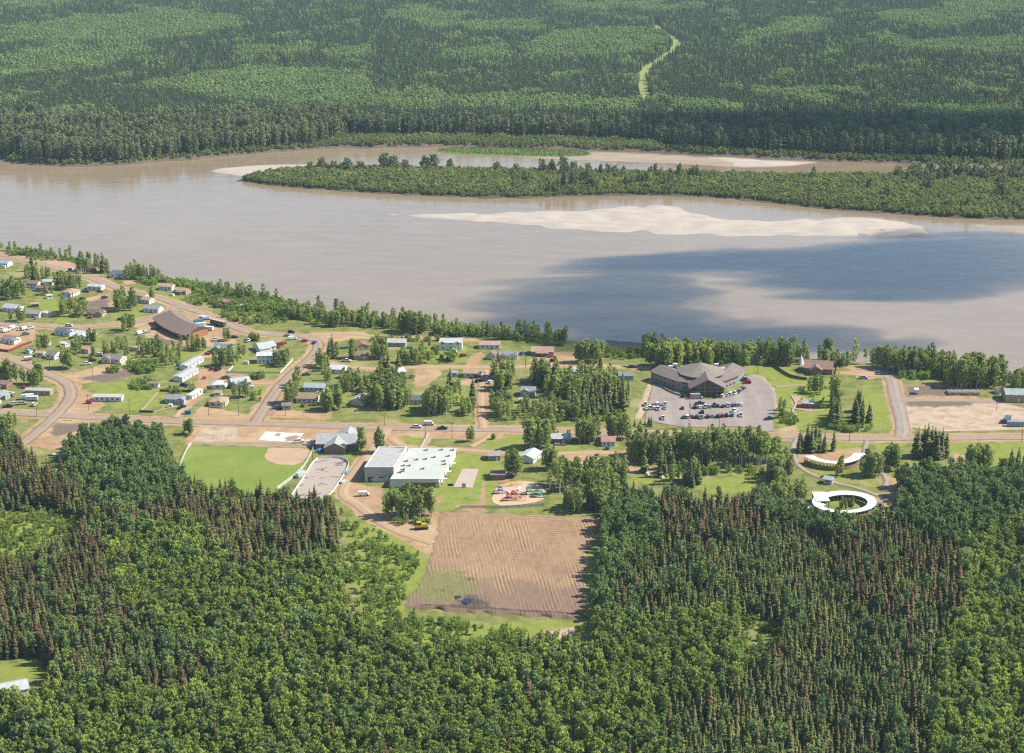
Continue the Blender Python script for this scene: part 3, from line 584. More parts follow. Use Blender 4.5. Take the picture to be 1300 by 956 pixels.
def house(px, py, wpx, W, rot, wall, roof, label, h=2.7, pitch=.38, kind='gable', cat='house', name='house', group='houses of the village', wins=3, front=True,
          porch=None, dormer=None, chimney=False, wing=None, deck=False, door=True, gwin=True, band=None):
    s = mpp(py); L = wpx*s; p = at(px, py); rz = R(rot)
    t = thing(name, label, cat, (p[0], p[1], 0), rz, group); FOOT.append((p[0], p[1], math.hypot(L, W)/2*.8, t.name))
    rise = pitch*W/2; wm = paint(wall, .7, 'siding'); rm = roofmat(roof)
    wall_mesh(kind, L, W, h, rise).obj('wall', wm, t); r = roof_mesh(kind, L, W, h, rise, .4).obj('roof', rm, t)
    if band: m = MB(); m.box(-L/2-.02, L/2+.02, -W/2-.02, W/2+.02, -.3, .55); m.obj('foundation', paint(band, .8), t)
    if chimney: m = MB(); m.box(L*.18, L*.18+.6, .2, .8, h+rise*.5, h+rise+.9); m.obj('chimney', simple('brick', (.3, .15, .1)), r)
    ww = min(1.5, L/(wins*2+1.0))
    for storey in range(1 if h < 4.5 else 2):
        zc = 1.55 + 2.7*storey
        for i in range(wins):
            x = (-.5 + (i+.5)/wins)*L*.92
            if door and storey == 0 and i == wins//2 and wins > 1:
                m = MB(); m.box(-.5, .5, -.06, .03, 0, 2.05); d = link('door', m.mesh('door', paint((.35, .2, .14) if sum(wall) > 1.2 else (.75, .75, .72))), t, (x, -W/2, .1))
                continue
            window(t, x, -W/2, zc, ww, 1.1, 'f')
        if gwin:
            window(t, L/2, -W*.18, zc, 1.1, 1.1, 'r'); window(t, L/2, W*.2, zc, 1.1, 1.1, 'r')
    if dormer:                                   # cross gables facing the front: (x fraction, width, depth beyond wall)
        for fx, dw, dd in dormer:
            x = fx*L/2; hh = h; rr = pitch*1.2*dw/2; y1 = -W*.05; y0 = -W/2-dd
            m = MB(); m.add([(x-dw/2,y0,-.3),(x+dw/2,y0,-.3),(x+dw/2,y0,hh),(x,y0,hh+rr-.03),(x-dw/2,y0,hh),(x-dw/2,y1,-.3),(x+dw/2,y1,-.3),(x+dw/2,y1,hh),(x,y1,hh+rr-.03),(x-dw/2,y1,hh)],
                            [(0,1,2,3,4),(9,8,7,6,5),(1,6,7,2),(2,7,8,3),(3,8,9,4),(4,9,5,0)]); m.obj('gable_wall', wm, t)
            m = MB(); o = .35; m.add([(x-dw/2-o,y0-o,hh-o*.4),(x,y0-o,hh+rr),(x+dw/2+o,y0-o,hh-o*.4),(x+dw/2+o,y0-o,hh-o*.4+.16),(x,y0-o,hh+rr+.16),(x-dw/2-o,y0-o,hh-o*.4+.16)] +
                  [(x-dw/2-o,y1,hh-o*.4),(x,y1,hh+rr),(x+dw/2+o,y1,hh-o*.4),(x+dw/2+o,y1,hh-o*.4+.16),(x,y1,hh+rr+.16),(x-dw/2-o,y1,hh-o*.4+.16)],
                  [(0,1,2,3,4,5)[::-1],(6,7,8,9,10,11)] + [(i, i+6, (i+1) % 6+6, (i+1) % 6) for i in range(6)]); m.obj('gable_roof', rm, t)
            window(t, x, y0, 1.5, min(1.6, dw*.4), 1.1, 'f')
            if h > 4.5: window(t, x, y0, 4.2, min(1.6, dw*.4), 1.1, 'f')
    if wing:                                     # lower wing: (x offset, y offset, L, W, h, turned)
        wx, wy, wl, ww_, wh, turned = wing
        a = wall_mesh('gable', wl, ww_, wh, pitch*ww_/2)
        if turned: a.v = [(-y, x, z) for x, y, z in a.v]
        a.v = [(x+wx, y+wy, z) for x, y, z in a.v]; a.obj('wing_wall', wm, t)
        roof_mesh('gable', wl, ww_, wh, pitch*ww_/2, .35, off=(wx, wy), yaw=bool(turned)).obj('wing_roof', rm, t)
    if porch:
        m = MB(); m.box(-porch/2, porch/2, -W/2-2.4, -W/2-.02, 0, .35); d = m.obj('deck', M_WOOD, t)
        m = MB(); m.box(-porch/2-.1, porch/2+.1, -W/2-2.6, -W/2+.3, 2.35, 2.5); m.obj('porch_roof', rm, t)
        for x in (-porch/2+.15, porch/2-.15): m = MB(); m.box(x-.08, x+.08, -W/2-2.4, -W/2-2.24, .35, 2.35); m.obj('post', M_WOOD, t)
    if deck:
        m = MB(); m.box(-L*.35, L*.3, -W/2-3, -W/2-.02, .1, .7); d = m.obj('deck', M_WOOD, t)
        m = MB(); m.box(-L*.35, L*.3, -W/2-3, -W/2-2.92, 1.45, 1.55)
        for i in range(9): x = -L*.35 + L*.65*i/8; m.box(x-.05, x+.05, -W/2-3, -W/2-2.9, .7, 1.45)
        m.obj('railing', M_WOOD, d)
    return t
WH = (.80, .80, .78); CREAM = (.70, .62, .48); GREY = (.40, .41, .42); BLUEG = (.45, .50, .56); TAN = (.50, .38, .27); TURQ = (.30, .52, .52); BROWN = (.24, .15, .10); GRN = (.30, .40, .32)
rGREY = (.33, .34, .36); rSLATE = (.15, .17, .21); rBROWN = (.30, .21, .165); rTAN = (.52, .36, .235); rRED = (.38, .19, .15); rWHITE = (.68, .70, .70); rGREEN = (.24, .33, .27); rBLUE = (.36, .43, .50); rTAUPE = (.30, .255, .225); rPALE = (.55, .55, .53)
house(3,337,22,8,-14,WH,rBLUE,'long blue-grey roofed white house cut off by the left edge, above the upper road')
house(107,342,12,6,-8,WH,rPALE,'small white house with a pale roof beside the upper road, backed by riverside trees', wins=2)
house(155,351,24,8.5,-12,WH,rSLATE,'white house with slate roof and cross gables by the river', dormer=[(-.75,4.5,1),(.8,5,1.5)])
house(213,367,17,7.5,-14,WH,rTAN,'white house with light brown roof, upper of the pair by the upper road')
house(232,372,17,6.5,-22,TAN,rTAN,'tan house with light brown roof, lower one of the pair beyond the upper road', porch=5)
house(288,387,20,8,-12,TURQ,rRED,'turquoise house with red brown roof in the green slope above the river', dormer=[(-.2,5,1)])
house(308,392,9,4,-20,WH,rWHITE,'white trailer parked in the turnaround beside the turquoise house', cat='trailer', name='trailer', group='trailers and campers', pitch=.1, wins=1, h=2.6)
house(43,363,15,7,-10,CREAM,rBROWN,'cream house with brown roof half hidden by trees near the upper left corner', deck=True)
house(53,369,12,5,-20,TAN,rRED,'small tan house with reddish roof below the cream brown-roofed house', wins=2)
house(62,361,12,6,0,WH,rPALE,'white house with pale roof behind the tree clump at upper left', wins=2)
house(90,374,17,9,-18,WH,rTAN,'white house with orange tan hipped roof beside the brown dirt yard', kind='hip', dormer=[(.4,4,1.5)])
house(122,367,19,7,-10,WH,rPALE,'long white house with pale metal roof behind the brown dirt yard', pitch=.25)
house(63,378.5,7,2.6,25,WH,rWHITE,'small white camper alone on the lawn below the treed houses', cat='camper', name='camper', group='trailers and campers', pitch=.12, wins=1, h=2.2, gwin=False, door=False)
house(17,394,21,9,-22,WH,rPALE,'white house with pale roof on the lawn at the left above the middle street', dormer=[(.9,4,.5)])
house(45,389,9,4,10,BROWN,rTAN,'small dark shed with a tan roof in the middle of the left lawn', cat='shed', name='shed', group='sheds', wins=1, h=2.2, door=False)
house(44,401.5,18,7.5,-8,CREAM,rGREY,'cream house with grey roof standing close to the middle street')
house(60,401,9,4,-30,WH,rWHITE,'white trailer beside the grey roofed cream house by the middle street', cat='trailer', name='trailer', group='trailers and campers', pitch=.1, wins=1)
house(123,400,19,8,-10,TAN,(.22,.165,.14),'tan house with dark brown roof at the driveway off the middle street', porch=4, dormer=[(.7,4.5,1)])
house(181,379,13,6,-24,WH,rTAN,'white house with an orange tan roof above the second tan roof, beside the tree grove', wins=2)
house(188,384,13,7,-24,WH,rTAN,'lower white house with orange tan roof and white gable near the upper road', wins=2)
house(195,395,20,8,-14,WH,rGREY,'white garage like house with grey roof beside the track to the curved lodge')
house(14,434,19,8,-22,WH,rTAUPE,'white house with dark taupe roof inside the red fenced yard', dormer=[(.8,4.5,.6)])
house(82,424,18,8,-16,WH,rSLATE,'white gabled house with dark slate roof below the middle street', dormer=[(.85,5,.5)])
house(108,429,23,10,-16,WH,rWHITE,'large white house with white roof below the middle street', dormer=[(.2,5,.6)])
house(82,439.5,9,4,-25,WH,rWHITE,'small white shed behind trees below the slate roofed house', cat='shed', name='shed', group='sheds', wins=1, h=2.3)
house(58,438,9,5,-30,WH,rWHITE,'small white building beside the far end of the red fence', cat='shed', name='shed', group='sheds', wins=1, h=2.3)
house(69,454,14,8,-24,WH,rTAUPE,'white gabled house with dark grey roof beside the dark poplars', pitch=.5, wins=2)
house(111,447,11,6,-20,TAN,rTAN,'small tan house with brown roof hidden among shrubs left of the large taupe roof', wins=2)
house(146,458.5,24,9,-16,CREAM,rTAUPE,'cream house with broad taupe roof and white fence above the dirt drive', dormer=[(-.5,6,1.2)])
house(173,445,6,3.5,-15,CREAM,rTAN,'small cream shed alone among shrubs below the curved lodge', cat='shed', name='shed', group='sheds', wins=1, h=2.4, door=False)
house(37,448,9,2.6,-35,WH,rWHITE,'white camper trailer beside the lower left street', cat='camper', name='camper', group='trailers and campers', pitch=.12, wins=1, h=2.4, gwin=False, door=False)
house(52,452,11,5,-10,CREAM,rTAN,'small cream house with tan roof between camper and dark roofed house', wins=1)
house(5,491,16,7,-14,(.35,.15,.12),rBROWN,'dark red house with brown roof at the left edge above the crossroads')
house(4,505,18,7,-18,GREY,rPALE,'grey house with pale roof cut by the left edge, above the crossroads', porch=5)
house(50,500,33,5,-6,TAN,(.50,.47,.38),'long tan mobile home with cream roof beside the curving street', name='mobile_home', cat='mobile home', pitch=.16, wins=5, group='mobile homes')
house(138,508,36,5.5,-2,WH,rPALE,'long white mobile home standing alone beside the main road', name='mobile_home', cat='mobile home', pitch=.16, wins=5, group='mobile homes', band=(.5,.5,.5))
house(195,491,14,4,-4,WH,rBROWN,'white shed with brown trim and flat roof at the end of the footpath', cat='shed', name='shed', group='sheds', kind='flat', wins=1, h=2.4)
house(223,510,21,8,-8,BLUEG,rGREY,'blue grey house with grey roof and white garage gable on the main road', dormer=[(.92,4,.3)])
house(243.5,464,42,5.6,72,WH,rPALE,'upper white roofed mobile home of the joined diagonal pair', name='mobile_home', cat='mobile home', pitch=.2, wins=4, group='mobile homes')
house(236,478.5,42,6.2,72,WH,rPALE,'lower white roofed mobile home of the joined diagonal pair', name='mobile_home', cat='mobile home', pitch=.2, wins=4, group='mobile homes')
house(247.5,503,28,3.2,72,WH,rWHITE,'narrow white trailer with ramp beside the dirt drive', name='trailer', cat='trailer', pitch=.1, wins=3, group='trailers and campers', h=2.4, deck=False)
house(284,446,22,9,-10,GRN,rGREEN,'green roofed house beside the light dirt yard', dormer=[(-.5,6,1.5)], pitch=.5)
house(336,443,22,11,32,WH,(.56,.60,.56),'large white house with pale green roof inside the curve of the road', pitch=.32, wing=(-3,-5,7,6,2.7,0))
house(338,459,22,8,4,WH,rWHITE,'two storey white house with many windows behind the white fence', h=4.8, wins=4, pitch=.22)
house(276,492,15,6.5,10,(.62,.64,.58),rWHITE,'white domed-looking garage beside the dirt drive', name='garage', cat='garage', group='sheds', kind='hip', wins=1, pitch=.5)
house(304,489,24,10,28,BLUEG,(.52,.56,.57),'grey house with broad pale roof in the middle of the dirt drives', pitch=.4, dormer=[(-.2,5,.5)])
house(278,513,21,9,-4,CREAM,rTAN,'cream house with tan hipped roof and front deck near the main road', kind='hip', deck=True, dormer=[(.3,4.5,1.2)])
house(277,502,8,4,-5,WH,rTAN,'small white shed with tan roof behind the hipped roof house', cat='shed', name='shed', group='sheds', wins=1, h=2.2, door=False)
house(400,495,25,8,-4,BLUEG,(.42,.48,.49),'blue grey house with grey green roof right of the sloping street', wins=4)
house(391,509,27,8,-3,CREAM,(.36,.27,.18),'cream house with brown roof behind shrubs right of the sloping street', wins=4)
house(364,519,11,5,8,TAN,rTAUPE,'small tan shed beside the corner of the sloping street and main road', cat='shed', name='shed', group='sheds', wins=1)
house(438,558,1,1,0,WH,rGREY,'x') if False else None
house(459,443,15,8,-70,TAN,rRED,'tan house with red brown roof between dark spruces', wins=2)
house(459,455,17,6,-4,TAN,rBROWN,'low tan shed with brown roof in a cluttered tree yard', cat='shed', name='shed', group='sheds', wins=2)
house(504,438,23,8,-4,GREY,rPALE,'long grey house with pale roof behind the poplar grove', wins=4)
house(573,442,28,9,-2,WH,(.60,.62,.64),'two storey white house with twin front gables on the river terrace', h=4.8, wins=3, dormer=[(-.72,4,.4),(.62,4,.4)], pitch=.35)
house(600,477,22,8,-3,CREAM,rTAN,'cream house with tan roof beside the crowded car park drive', wins=2)
house(430,472,20,8,-8,WH,rWHITE,'white house with white roof and low wing in the trees beyond the drive', wins=2)
house(441,479,15,6,50,WH,rWHITE,'white gabled house in front of the white roofed tree house', wins=2)
house(458,511,26,7.5,70,(.60,.60,.55),(.56,.55,.50),'pale roofed house turned gable first to the main road', wins=3, gwin=True)
house(505,476,15,8,30,WH,rWHITE,'white roofed house almost hidden in the large grove', wins=2)
house(526,511,22,8,-2,WH,rSLATE,'white house with slate roof in a small clearing by the main road', wins=4)
house(577,477,6,4,0,BLUEG,rBLUE,'small blue grey shed left of the tan roofed house', cat='shed', name='shed', group='sheds', wins=1, h=2.4, door=False)
house(622,441,26,8,-2,WH,(.55,.36,.30),'white house with pinkish roof on the river terrace', wins=4)
house(646,454,23,8,-3,WH,(.30,.32,.36),'white house with grey roof and dormers above the dirt street', dormer=[(-.5,4,.5),(.45,4,.5)])
house(625,455,10,6,70,CREAM,rBROWN,'small steep gabled cabin left of the grey roofed house', pitch=.9, wins=1, h=2.2, name='cabin', cat='cabin')
house(689,449,28,10,-4,(.33,.24,.18),(.55,.36,.27),'brown house with broad salmon tan roof beside the bare dirt lot', wins=3, porch=8)
house(736,475,20,8,-2,WH,(.55,.60,.66),'white house with pale blue roof above the spruce wood', dormer=[(.7,4.5,.6)])
house(789,481,30,5.5,-2,BLUEG,(.25,.29,.36),'long blue roofed mobile home near the large parking lot', name='mobile_home', cat='mobile home', pitch=.25, wins=5, group='mobile homes')
house(671,501,18,8,-6,GREY,rGREY,'grey gabled house hidden in the spruce and poplar wood', dormer=[(-.4,5,1)], h=3.4)
house(663,511,8,4,0,BLUEG,rBLUE,'small blue grey shed under trees below the hidden grey house', cat='shed', name='shed', group='sheds', wins=1, h=2.3, door=False)
house(712,560,24,8,-1,(.16,.14,.14),(.55,.58,.58),'dark walled house with pale metal roof and front deck below the main road', deck=True, wins=4)
house(772,564,17,7,-1,WH,(.50,.30,.26),'white house with pinkish red roof among trees below the main road', wins=3, pitch=.5)
house(627,582,15,7,4,(.36,.30,.27),(.42,.39,.36),'small brown grey garage house beside the school lawn', wins=2)
house(673,583,28,8,68,WH,rWHITE,'white gabled house half hidden behind poplars near the playground', wins=3)
house(744,596,28,5.5,-3,WH,(.60,.60,.58),'white mobile home screened by thin aspens', name='mobile_home', cat='mobile home', pitch=.16, wins=4, group='mobile homes')
house(632,607,18,6,3,BROWN,(.28,.22,.19),'open dark shelter with low brown roof beside the playground', cat='shelter', name='shelter', group='sheds', kind='flat', wins=1, h=2.6, door=False)
house(1290,507,32,12,-4,(.42,.32,.20),(.36,.46,.42),'tan metal hall with grey green roof cut by the right edge', h=4.5, pitch=.3, wins=3, name='metal_hall', cat='hall')
house(1274,498,22,5,20,WH,rRED,'white trailer with red edged roof behind the metal hall', name='trailer', cat='trailer', pitch=.14, wins=3, group='trailers and campers')
house(1052,613,11,5,-25,BLUEG,(.45,.50,.53),'small grey hut beside the white oval arbour roof', cat='shed', name='shed', group='sheds', wins=1, h=2.6)
house(68,604,13,5,-20,WH,(.62,.60,.58),'white cabin with red end in a gap of the left forest', cat='cabin', name='cabin', wins=2)
house(14,880,40,8,24,WH,(.60,.62,.63),'white building with pale metal roof cut by the bottom left corner', cat='building', name='building', wins=2)
house(70,581,3.5,1.2,0,WH,rWHITE,'tiny white box hut on the dirt beside the left forest', cat='hut', name='hut', wins=1, h=2, door=False, gwin=False)
house(1049,507,0,0,0,WH,rGREY,'x') if False else None
house(1025,516,15,6,-14,(.18,.14,.12),(.52,.50,.48),'low garden pavilion with a pale roof on the lodge garden paths', cat='pavilion', name='pavilion', kind='hip', wins=2, door=False, pitch=.35)

# ------------------------------------------------------------------ large buildings
def pbox(p, q, name): pass
def bldg(label, cat, name, px, py, rz=0.0):
    p = at(px, py); t = thing(name, label, cat, (p[0], p[1], 0), rz)
    def loc(x, y, z=0.0):                        # photo pixel of a ground point -> local coordinates
        q = at(x, y); dx, dy = q[0]-p[0], q[1]-p[1]; c, s = math.cos(-rz), math.sin(-rz); return (dx*c-dy*s, dx*s+dy*c)
    return t, loc
def foot_px(pts, name):
    p = P2(pts); n = max(2, int(np.ptp(p[:, 0])/7)); m = max(2, int(np.ptp(p[:, 1])/7))
    for x in np.linspace(p[:, 0].min(), p[:, 0].max(), n):
        for y in np.linspace(p[:, 1].min(), p[:, 1].max(), m):
            if inside(np.array([x]), np.array([y]), p)[0]: FOOT.append((x, y, 6.5, name))
# school: a tall gymnasium block and a long low classroom block
t, loc = bldg('flat roofed school with a tall grey gymnasium and a long pale classroom roof', 'school', 'school', 516, 604)
a0 = at(463, 612); b0 = at(503, 613); dep_g = 34; p0 = at(516, 604)
gx0, gx1 = a0[0]-p0[0], at(500, 612)[0]-p0[0]; gy0 = a0[1]-p0[1]; gy1 = gy0 + 30; GH = 7.6; CH = 4.2
cx0, cx1 = gx1, at(560, 619)[0]-p0[0]; cy0 = at(530, 619)[1]-p0[1]; cy1 = cy0 + 44; SK = .16      # the school stands slightly askew
sk = lambda pts: [(x + SK*(y-gy0), y) for x, y in pts]
wallg = simple('gym_cladding', (.50, .44, .40), (.44, .39, .355), .4); wallw = paint((.72, .72, .70), .6, 'render'); brick = simple('brick_red', (.26, .12, .09), (.19, .09, .07), 2)
m = MB(); m.prism(sk([(gx0, gy0), (gx1, gy0), (gx1, gy1), (gx0, gy1)]), 3.3, GH); m.obj('gym_upper_wall', wallg, t)
m = MB(); m.prism(sk([(gx0+.15, gy0+.15), (gx1-.15, gy0+.15), (gx1-.15, gy1-.15), (gx0+.15, gy1-.15)]), -.3, 3.3); m.obj('gym_lower_wall', paint((.60, .60, .58), .7), t)
g = NT('gym_roof_membrane'); pz = g.coord(); n = g.noise(.09, 3, pz); g.col(g.mix(g.step(n, .62, .64), g.mix(g.step(g.noise(.4, 4, pz), .3, .7), (.36, .355, .345), (.30, .295, .29)), (.17, .15, .145)))
m = MB(); m.prism(sk([(gx0+.5, gy0+.5), (gx1-.5, gy0+.5), (gx1-.5, gy1-.5), (gx0+.5, gy1-.5)]), GH, GH+.12); m.obj('gym_roof', g.m, t)
pm = MB()
for xa, xb, ya, yb in ((gx0-.1, gx1+.1, gy0-.1, gy0+.5), (gx0-.1, gx1+.1, gy1-.5, gy1+.1), (gx0-.1, gx0+.5, gy0+.5, gy1-.5), (gx1-.5, gx1+.1, gy0+.5, gy1-.5)): pm.prism(sk([(xa, ya), (xb, ya), (xb, yb), (xa, yb)]), GH-.15, GH+.4)
pm.obj('parapet', paint((.62, .60, .57)), t)
m = MB(); m.prism(sk([(cx0+.02, cy0), (cx1, cy0), (cx1, cy1), (cx0+.02, cy1)]), -.3, CH); m.obj('classroom_wall', wallw, t)
m = MB(); m.prism(sk([(cx0+7, cy0-.12), (cx1+.1, cy0-.12), (cx1+.1, cy0+2), (cx0+7, cy0+2)]), -.3, 2.6); m.obj('brick_panel', brick, t)
m = MB(); m.prism(sk([(cx0+.02, cy0-.6), (cx1+.6, cy0-.6), (cx1+.6, cy1+.4), (cx0+.02, cy1+.4)]), CH, CH+.5)
g = NT('pale_roof_membrane'); pz = g.coord(); g.col(g.mix(g.step(g.noise(.12, 4, pz), .3, .7), (.44, .45, .41), (.37, .385, .35))); m.obj('classroom_roof', g.m, t)
for fx, fy in ((.12,.18),(.16,.22),(.10,.40),(.22,.40),(.30,.60),(.10,.55),(.38,.92),(.55,.30),(.64,.68),(.70,.93),(.90,.55),(.95,.45),(.93,.72),(.95,.92),(.48,.62),(.15,.28)):
    x, y = sk([(cx0 + fx*(cx1-cx0), cy0 + fy*(cy1-cy0))])[0]; m = MB(); m.box(-1.2, .6, -.5, .5, 0, .28); m.box(.25, 1.0, -.4, .4, .28, .8); link('roof_vent', m.mesh('roof_vent', paint((.16, .13, .09))), t, (x, y, CH+.5))
for i in range(5):
    x, y = sk([(cx0+10+i*6.5, cy0-.12)])[0]
    if i % 2: window(t, x, y, 1.5, 3.0, 1.4, 'f')
    else:
        m = MB(); m.box(-1.0, 1.0, -.08, .05, 0, 2.3); link('door', m.mesh('door', paint((.5, .52, .55))), t, (x, y, 0))
for i in range(3):
    x, y = sk([(gx0+3+i*5.2, gy0+.15)])[0]; window(t, x, y, 2.5, 3.4, .9, 'f')
x, y = sk([(gx0+2.4, gy0+.15)])[0]; m = MB(); m.box(-.9, .9, -.2, .05, 0, 2.4); link('door', m.mesh('door', paint((.1, .1, .1))), t, (x, y, 0))
for fy in (.12, .35, .62):
    x, y = sk([(cx1, cy0+fy*44)])[0]; m = MB(); m.box(0, 3.2, -1, 1, 2.6, 2.8); m.box(2.9, 3.1, -.9, -.7, 0, 2.6); m.box(2.9, 3.1, .7, .9, 0, 2.6); link('door_canopy', m.mesh('door_canopy', paint((.7, .66, .58))), t, (x, y, 0))
x, y = sk([((cx0+6), cy1)])[0]; m = MB(); m.box(-7, 7, 0, 4, 0, 3.1); link('entrance_block', m.mesh('entrance_block', wallw), t, (x, y, 0))
foot_px([(461,616),(560,622),(574,592),(478,590)], t.name)
# community hall with two front gables beside the ball field
house(431,565,54,15,-2,(.30,.20,.16),(.47,.48,.46),'long community hall with grey roof and twin gables beside the ball field', name='community_hall', cat='hall', group=None, pitch=.42, wins=5, h=3.2, dormer=[(-.05,11,6.5)], wing=(4,6,13,12,3.4,1), chimney=True)
foot_px([(402,566),(458,568),(460,558),(404,556)], 'community_hall')
# curved lodge on the hill: a bent roof sweeping down to the right
t, loc = bldg('long curved lodge with one sweeping brown roof and timber end', 'lodge', 'curved_lodge', 232, 424)
arc = smooth_line([loc(*q) for q in ((213,407.5),(218,413.5),(227,419.5),(238.5,425),(251,428.5))], 5); tan = np.gradient(arc, axis=0); tan /= np.linalg.norm(tan, axis=1)[:, None]; nn = np.stack([-tan[:, 1], tan[:, 0]], 1)
def sweep(profile):                              # profile: (offset from the centre line, height), closed
    m = MB(); k = len(profile); vs = [(arc[i][0]+nn[i][0]*o, arc[i][1]+nn[i][1]*o, z*(1 if i < 0 else 1)) for i in range(len(arc)) for o, z in profile]
    fs = [(i*k+j, (i+1)*k+j, (i+1)*k+(j+1) % k, i*k+(j+1) % k) for i in range(len(arc)-1) for j in range(k)] + [tuple(range(k)), tuple(range(len(arc)*k-1, (len(arc)-1)*k-1, -1))]
    m.add(vs, [f[::-1] for f in fs]); return m
sweep([(-7,-.3),(8,-.3),(8,4.4),(2,6.6),(-7,4.0)]).obj('wall', simple('dark_timber', (.13, .09, .07), (.08, .06, .05)), t)
sweep([(-10,3.1),(2,7.1),(10,4.2),(10,4.6),(2,7.6),(-10,3.5)]).obj('roof', roofmat((.30,.215,.17)), t)
e = arc[-1]; a = math.atan2(tan[-1][1], tan[-1][0])
m = MB(); m.prism([(-.0, -7.3), (.4, -7.3), (.4, 8.3), (0, 8.3)], -.3, 4.0); link('timber_end', m.mesh('timber_end', simple('orange_timber', (.40, .21, .10), (.30, .15, .07))), t, (e[0], e[1], 0), a)
for i in range(2, len(arc)-2, 2):
    m = MB(); m.box(-1.4, 1.4, -.12, .1, 1.0, 3.4); link('window', m.mesh('window', M_WFRAME), t, (*(arc[i]-nn[i]*7), 0), math.atan2(tan[i][1], tan[i][0]))
    m = MB(); m.box(-.2, .2, -.2, .2, 0, 3.2); link('post', m.mesh('post', M_WOOD), t, (*(arc[i]-nn[i]*9.4), 0))
for fo in range(0, len(arc), 4): FOOT.append((at(232,424)[0]+arc[fo][0], at(232,424)[1]+arc[fo][1], 14, t.name))

# the big lodge with bent wings round a central pavilion
t, loc = bldg('large taupe lodge with bent wings, round central roof and glazed entrance gable', 'lodge', 'great_lodge', 888, 497)
tw = simple('lodge_wall', (.34, .30, .27), (.28, .25, .225), .5); tr_ = roofmat((.27, .215, .185)); beam = simple('timber_beam', (.42, .30, .19), (.3, .2, .12), 1)
def wing(pts, h, rise, W, name_w='wing_wall', name_r='wing_roof'):
    c = np.array([loc(*q) for q in pts]); tn = np.gradient(c, axis=0); tn /= np.linalg.norm(tn, axis=1)[:, None]; n_ = np.stack([-tn[:, 1], tn[:, 0]], 1)
    def sw(prof, nm, mat):
        m = MB(); k = len(prof); vs = [(c[i][0]+n_[i][0]*o, c[i][1]+n_[i][1]*o, z) for i in range(len(c)) for o, z in prof]
        m.add(vs, [(i*k+j, i*k+(j+1) % k, (i+1)*k+(j+1) % k, (i+1)*k+j) for i in range(len(c)-1) for j in range(k)] + [tuple(range(k-1, -1, -1)), tuple(range((len(c)-1)*k, len(c)*k))]); return m.obj(nm, mat, t)
    b = W/2
    sw([(-b,-.3),(b,-.3),(b,h),(0,h+rise),(-b,h)], name_w, tw)
    rf = sw([(-b-1,h-rise/b),(0,h+rise+.1),(b+1,h-rise/b),(b+1,h-rise/b+.35),(0,h+rise+.5),(-b-1,h-rise/b+.35)], name_r, tr_)
    for i in range(len(c)-1):
        d = c[i+1]-c[i]; ll = np.linalg.norm(d); nw = max(1, int(ll/3.4)); ang = math.atan2(d[1], d[0]); nv = np.array((d[1], -d[0]))/ll
        for j in range(nw):
            q = c[i] + d*((j+.5)/nw) + nv*b
            window(t, q[0], q[1], 1.7, 1.9, 1.5, 'f').rotation_euler = (0, 0, ang)
            if h > 5: window(t, q[0], q[1], 4.6, 1.9, 1.4, 'f').rotation_euler = (0, 0, ang)
    return rf
rfL = wing([(838,480),(853,486),(868,491.5),(888,494)], 5.6, 2.3, 14)
rfR = wing([(888,494),(908,491),(922,485.5),(930,477.5)], 5.6, 2.3, 14)
ce = loc(889, 488); ring = lambda r, z, n=12: [(ce[0]+r*math.cos(6.2832*i/n), ce[1]+r*math.sin(6.2832*i/n), z) for i in range(n)]
m = MB(); m.add(ring(12.5, -.3)+ring(12.5, 8.2), [(i, (i+1) % 12, 12+(i+1) % 12, 12+i) for i in range(12)]); m.obj('pavilion_wall', tw, t)
m = MB(); m.add(ring(14.2, 8.0)+ring(14.2, 8.3)+ring(.8, 13.2), [(i, (i+1) % 12, 12+(i+1) % 12, 12+i) for i in range(12)]+[(12+i, 12+(i+1) % 12, 24+(i+1) % 12, 24+i) for i in range(12)]+[tuple(range(24, 36))]); m.obj('pavilion_roof', roofmat((.31,.265,.22)), t)
en = loc(897.5, 501.5); W_ = 9.5
m = MB(); m.add([(en[0]-W_,en[1]-2,-.3),(en[0]+W_,en[1]-2,-.3),(en[0]+W_,en[1]-2,5.2),(en[0],en[1]-2,9.8),(en[0]-W_,en[1]-2,5.2),(en[0]-W_,en[1]+16,-.3),(en[0]+W_,en[1]+16,-.3),(en[0]+W_,en[1]+16,5.2),(en[0],en[1]+16,9.8),(en[0]-W_,en[1]+16,5.2)],
               [(0,1,2,3,4),(9,8,7,6,5),(1,6,7,2),(2,7,8,3),(3,8,9,4),(4,9,5,0)]); m.obj('entrance_wall', simple('entrance_glass', (.07, .075, .08), (.12, .115, .11), 1, .2), t)
m = MB(); o = 1.2; ys0, ys1 = en[1]-4.5, en[1]+17; pr = [(-W_-o, 4.6), (0, 10.1), (W_+o, 4.6), (W_+o, 5.05), (0, 10.6), (-W_-o, 5.05)]
m.add([(en[0]+x, ys0, z) for x, z in pr]+[(en[0]+x, ys1, z) for x, z in pr], [tuple(range(5, -1, -1)), tuple(range(6, 12))]+[(i, i+6, (i+1) % 6+6, (i+1) % 6) for i in range(6)]); m.obj('entrance_roof', tr_, t)
for x in (-9, -5.4, -1.8, 1.8, 5.4, 9):
    m = MB(); m.box(-.22, .22, -.25, .05, -.2, 9.6-abs(x)*.5); link('post', m.mesh('post', beam), t, (en[0]+x, en[1]-2, 0))
for z in (2.9, 5.2):
    m = MB(); m.box(-9, 9, -.33, .0, z-.18, z+.18); link('beam', m.mesh('beam', beam), t, (en[0], en[1]-2, 0))
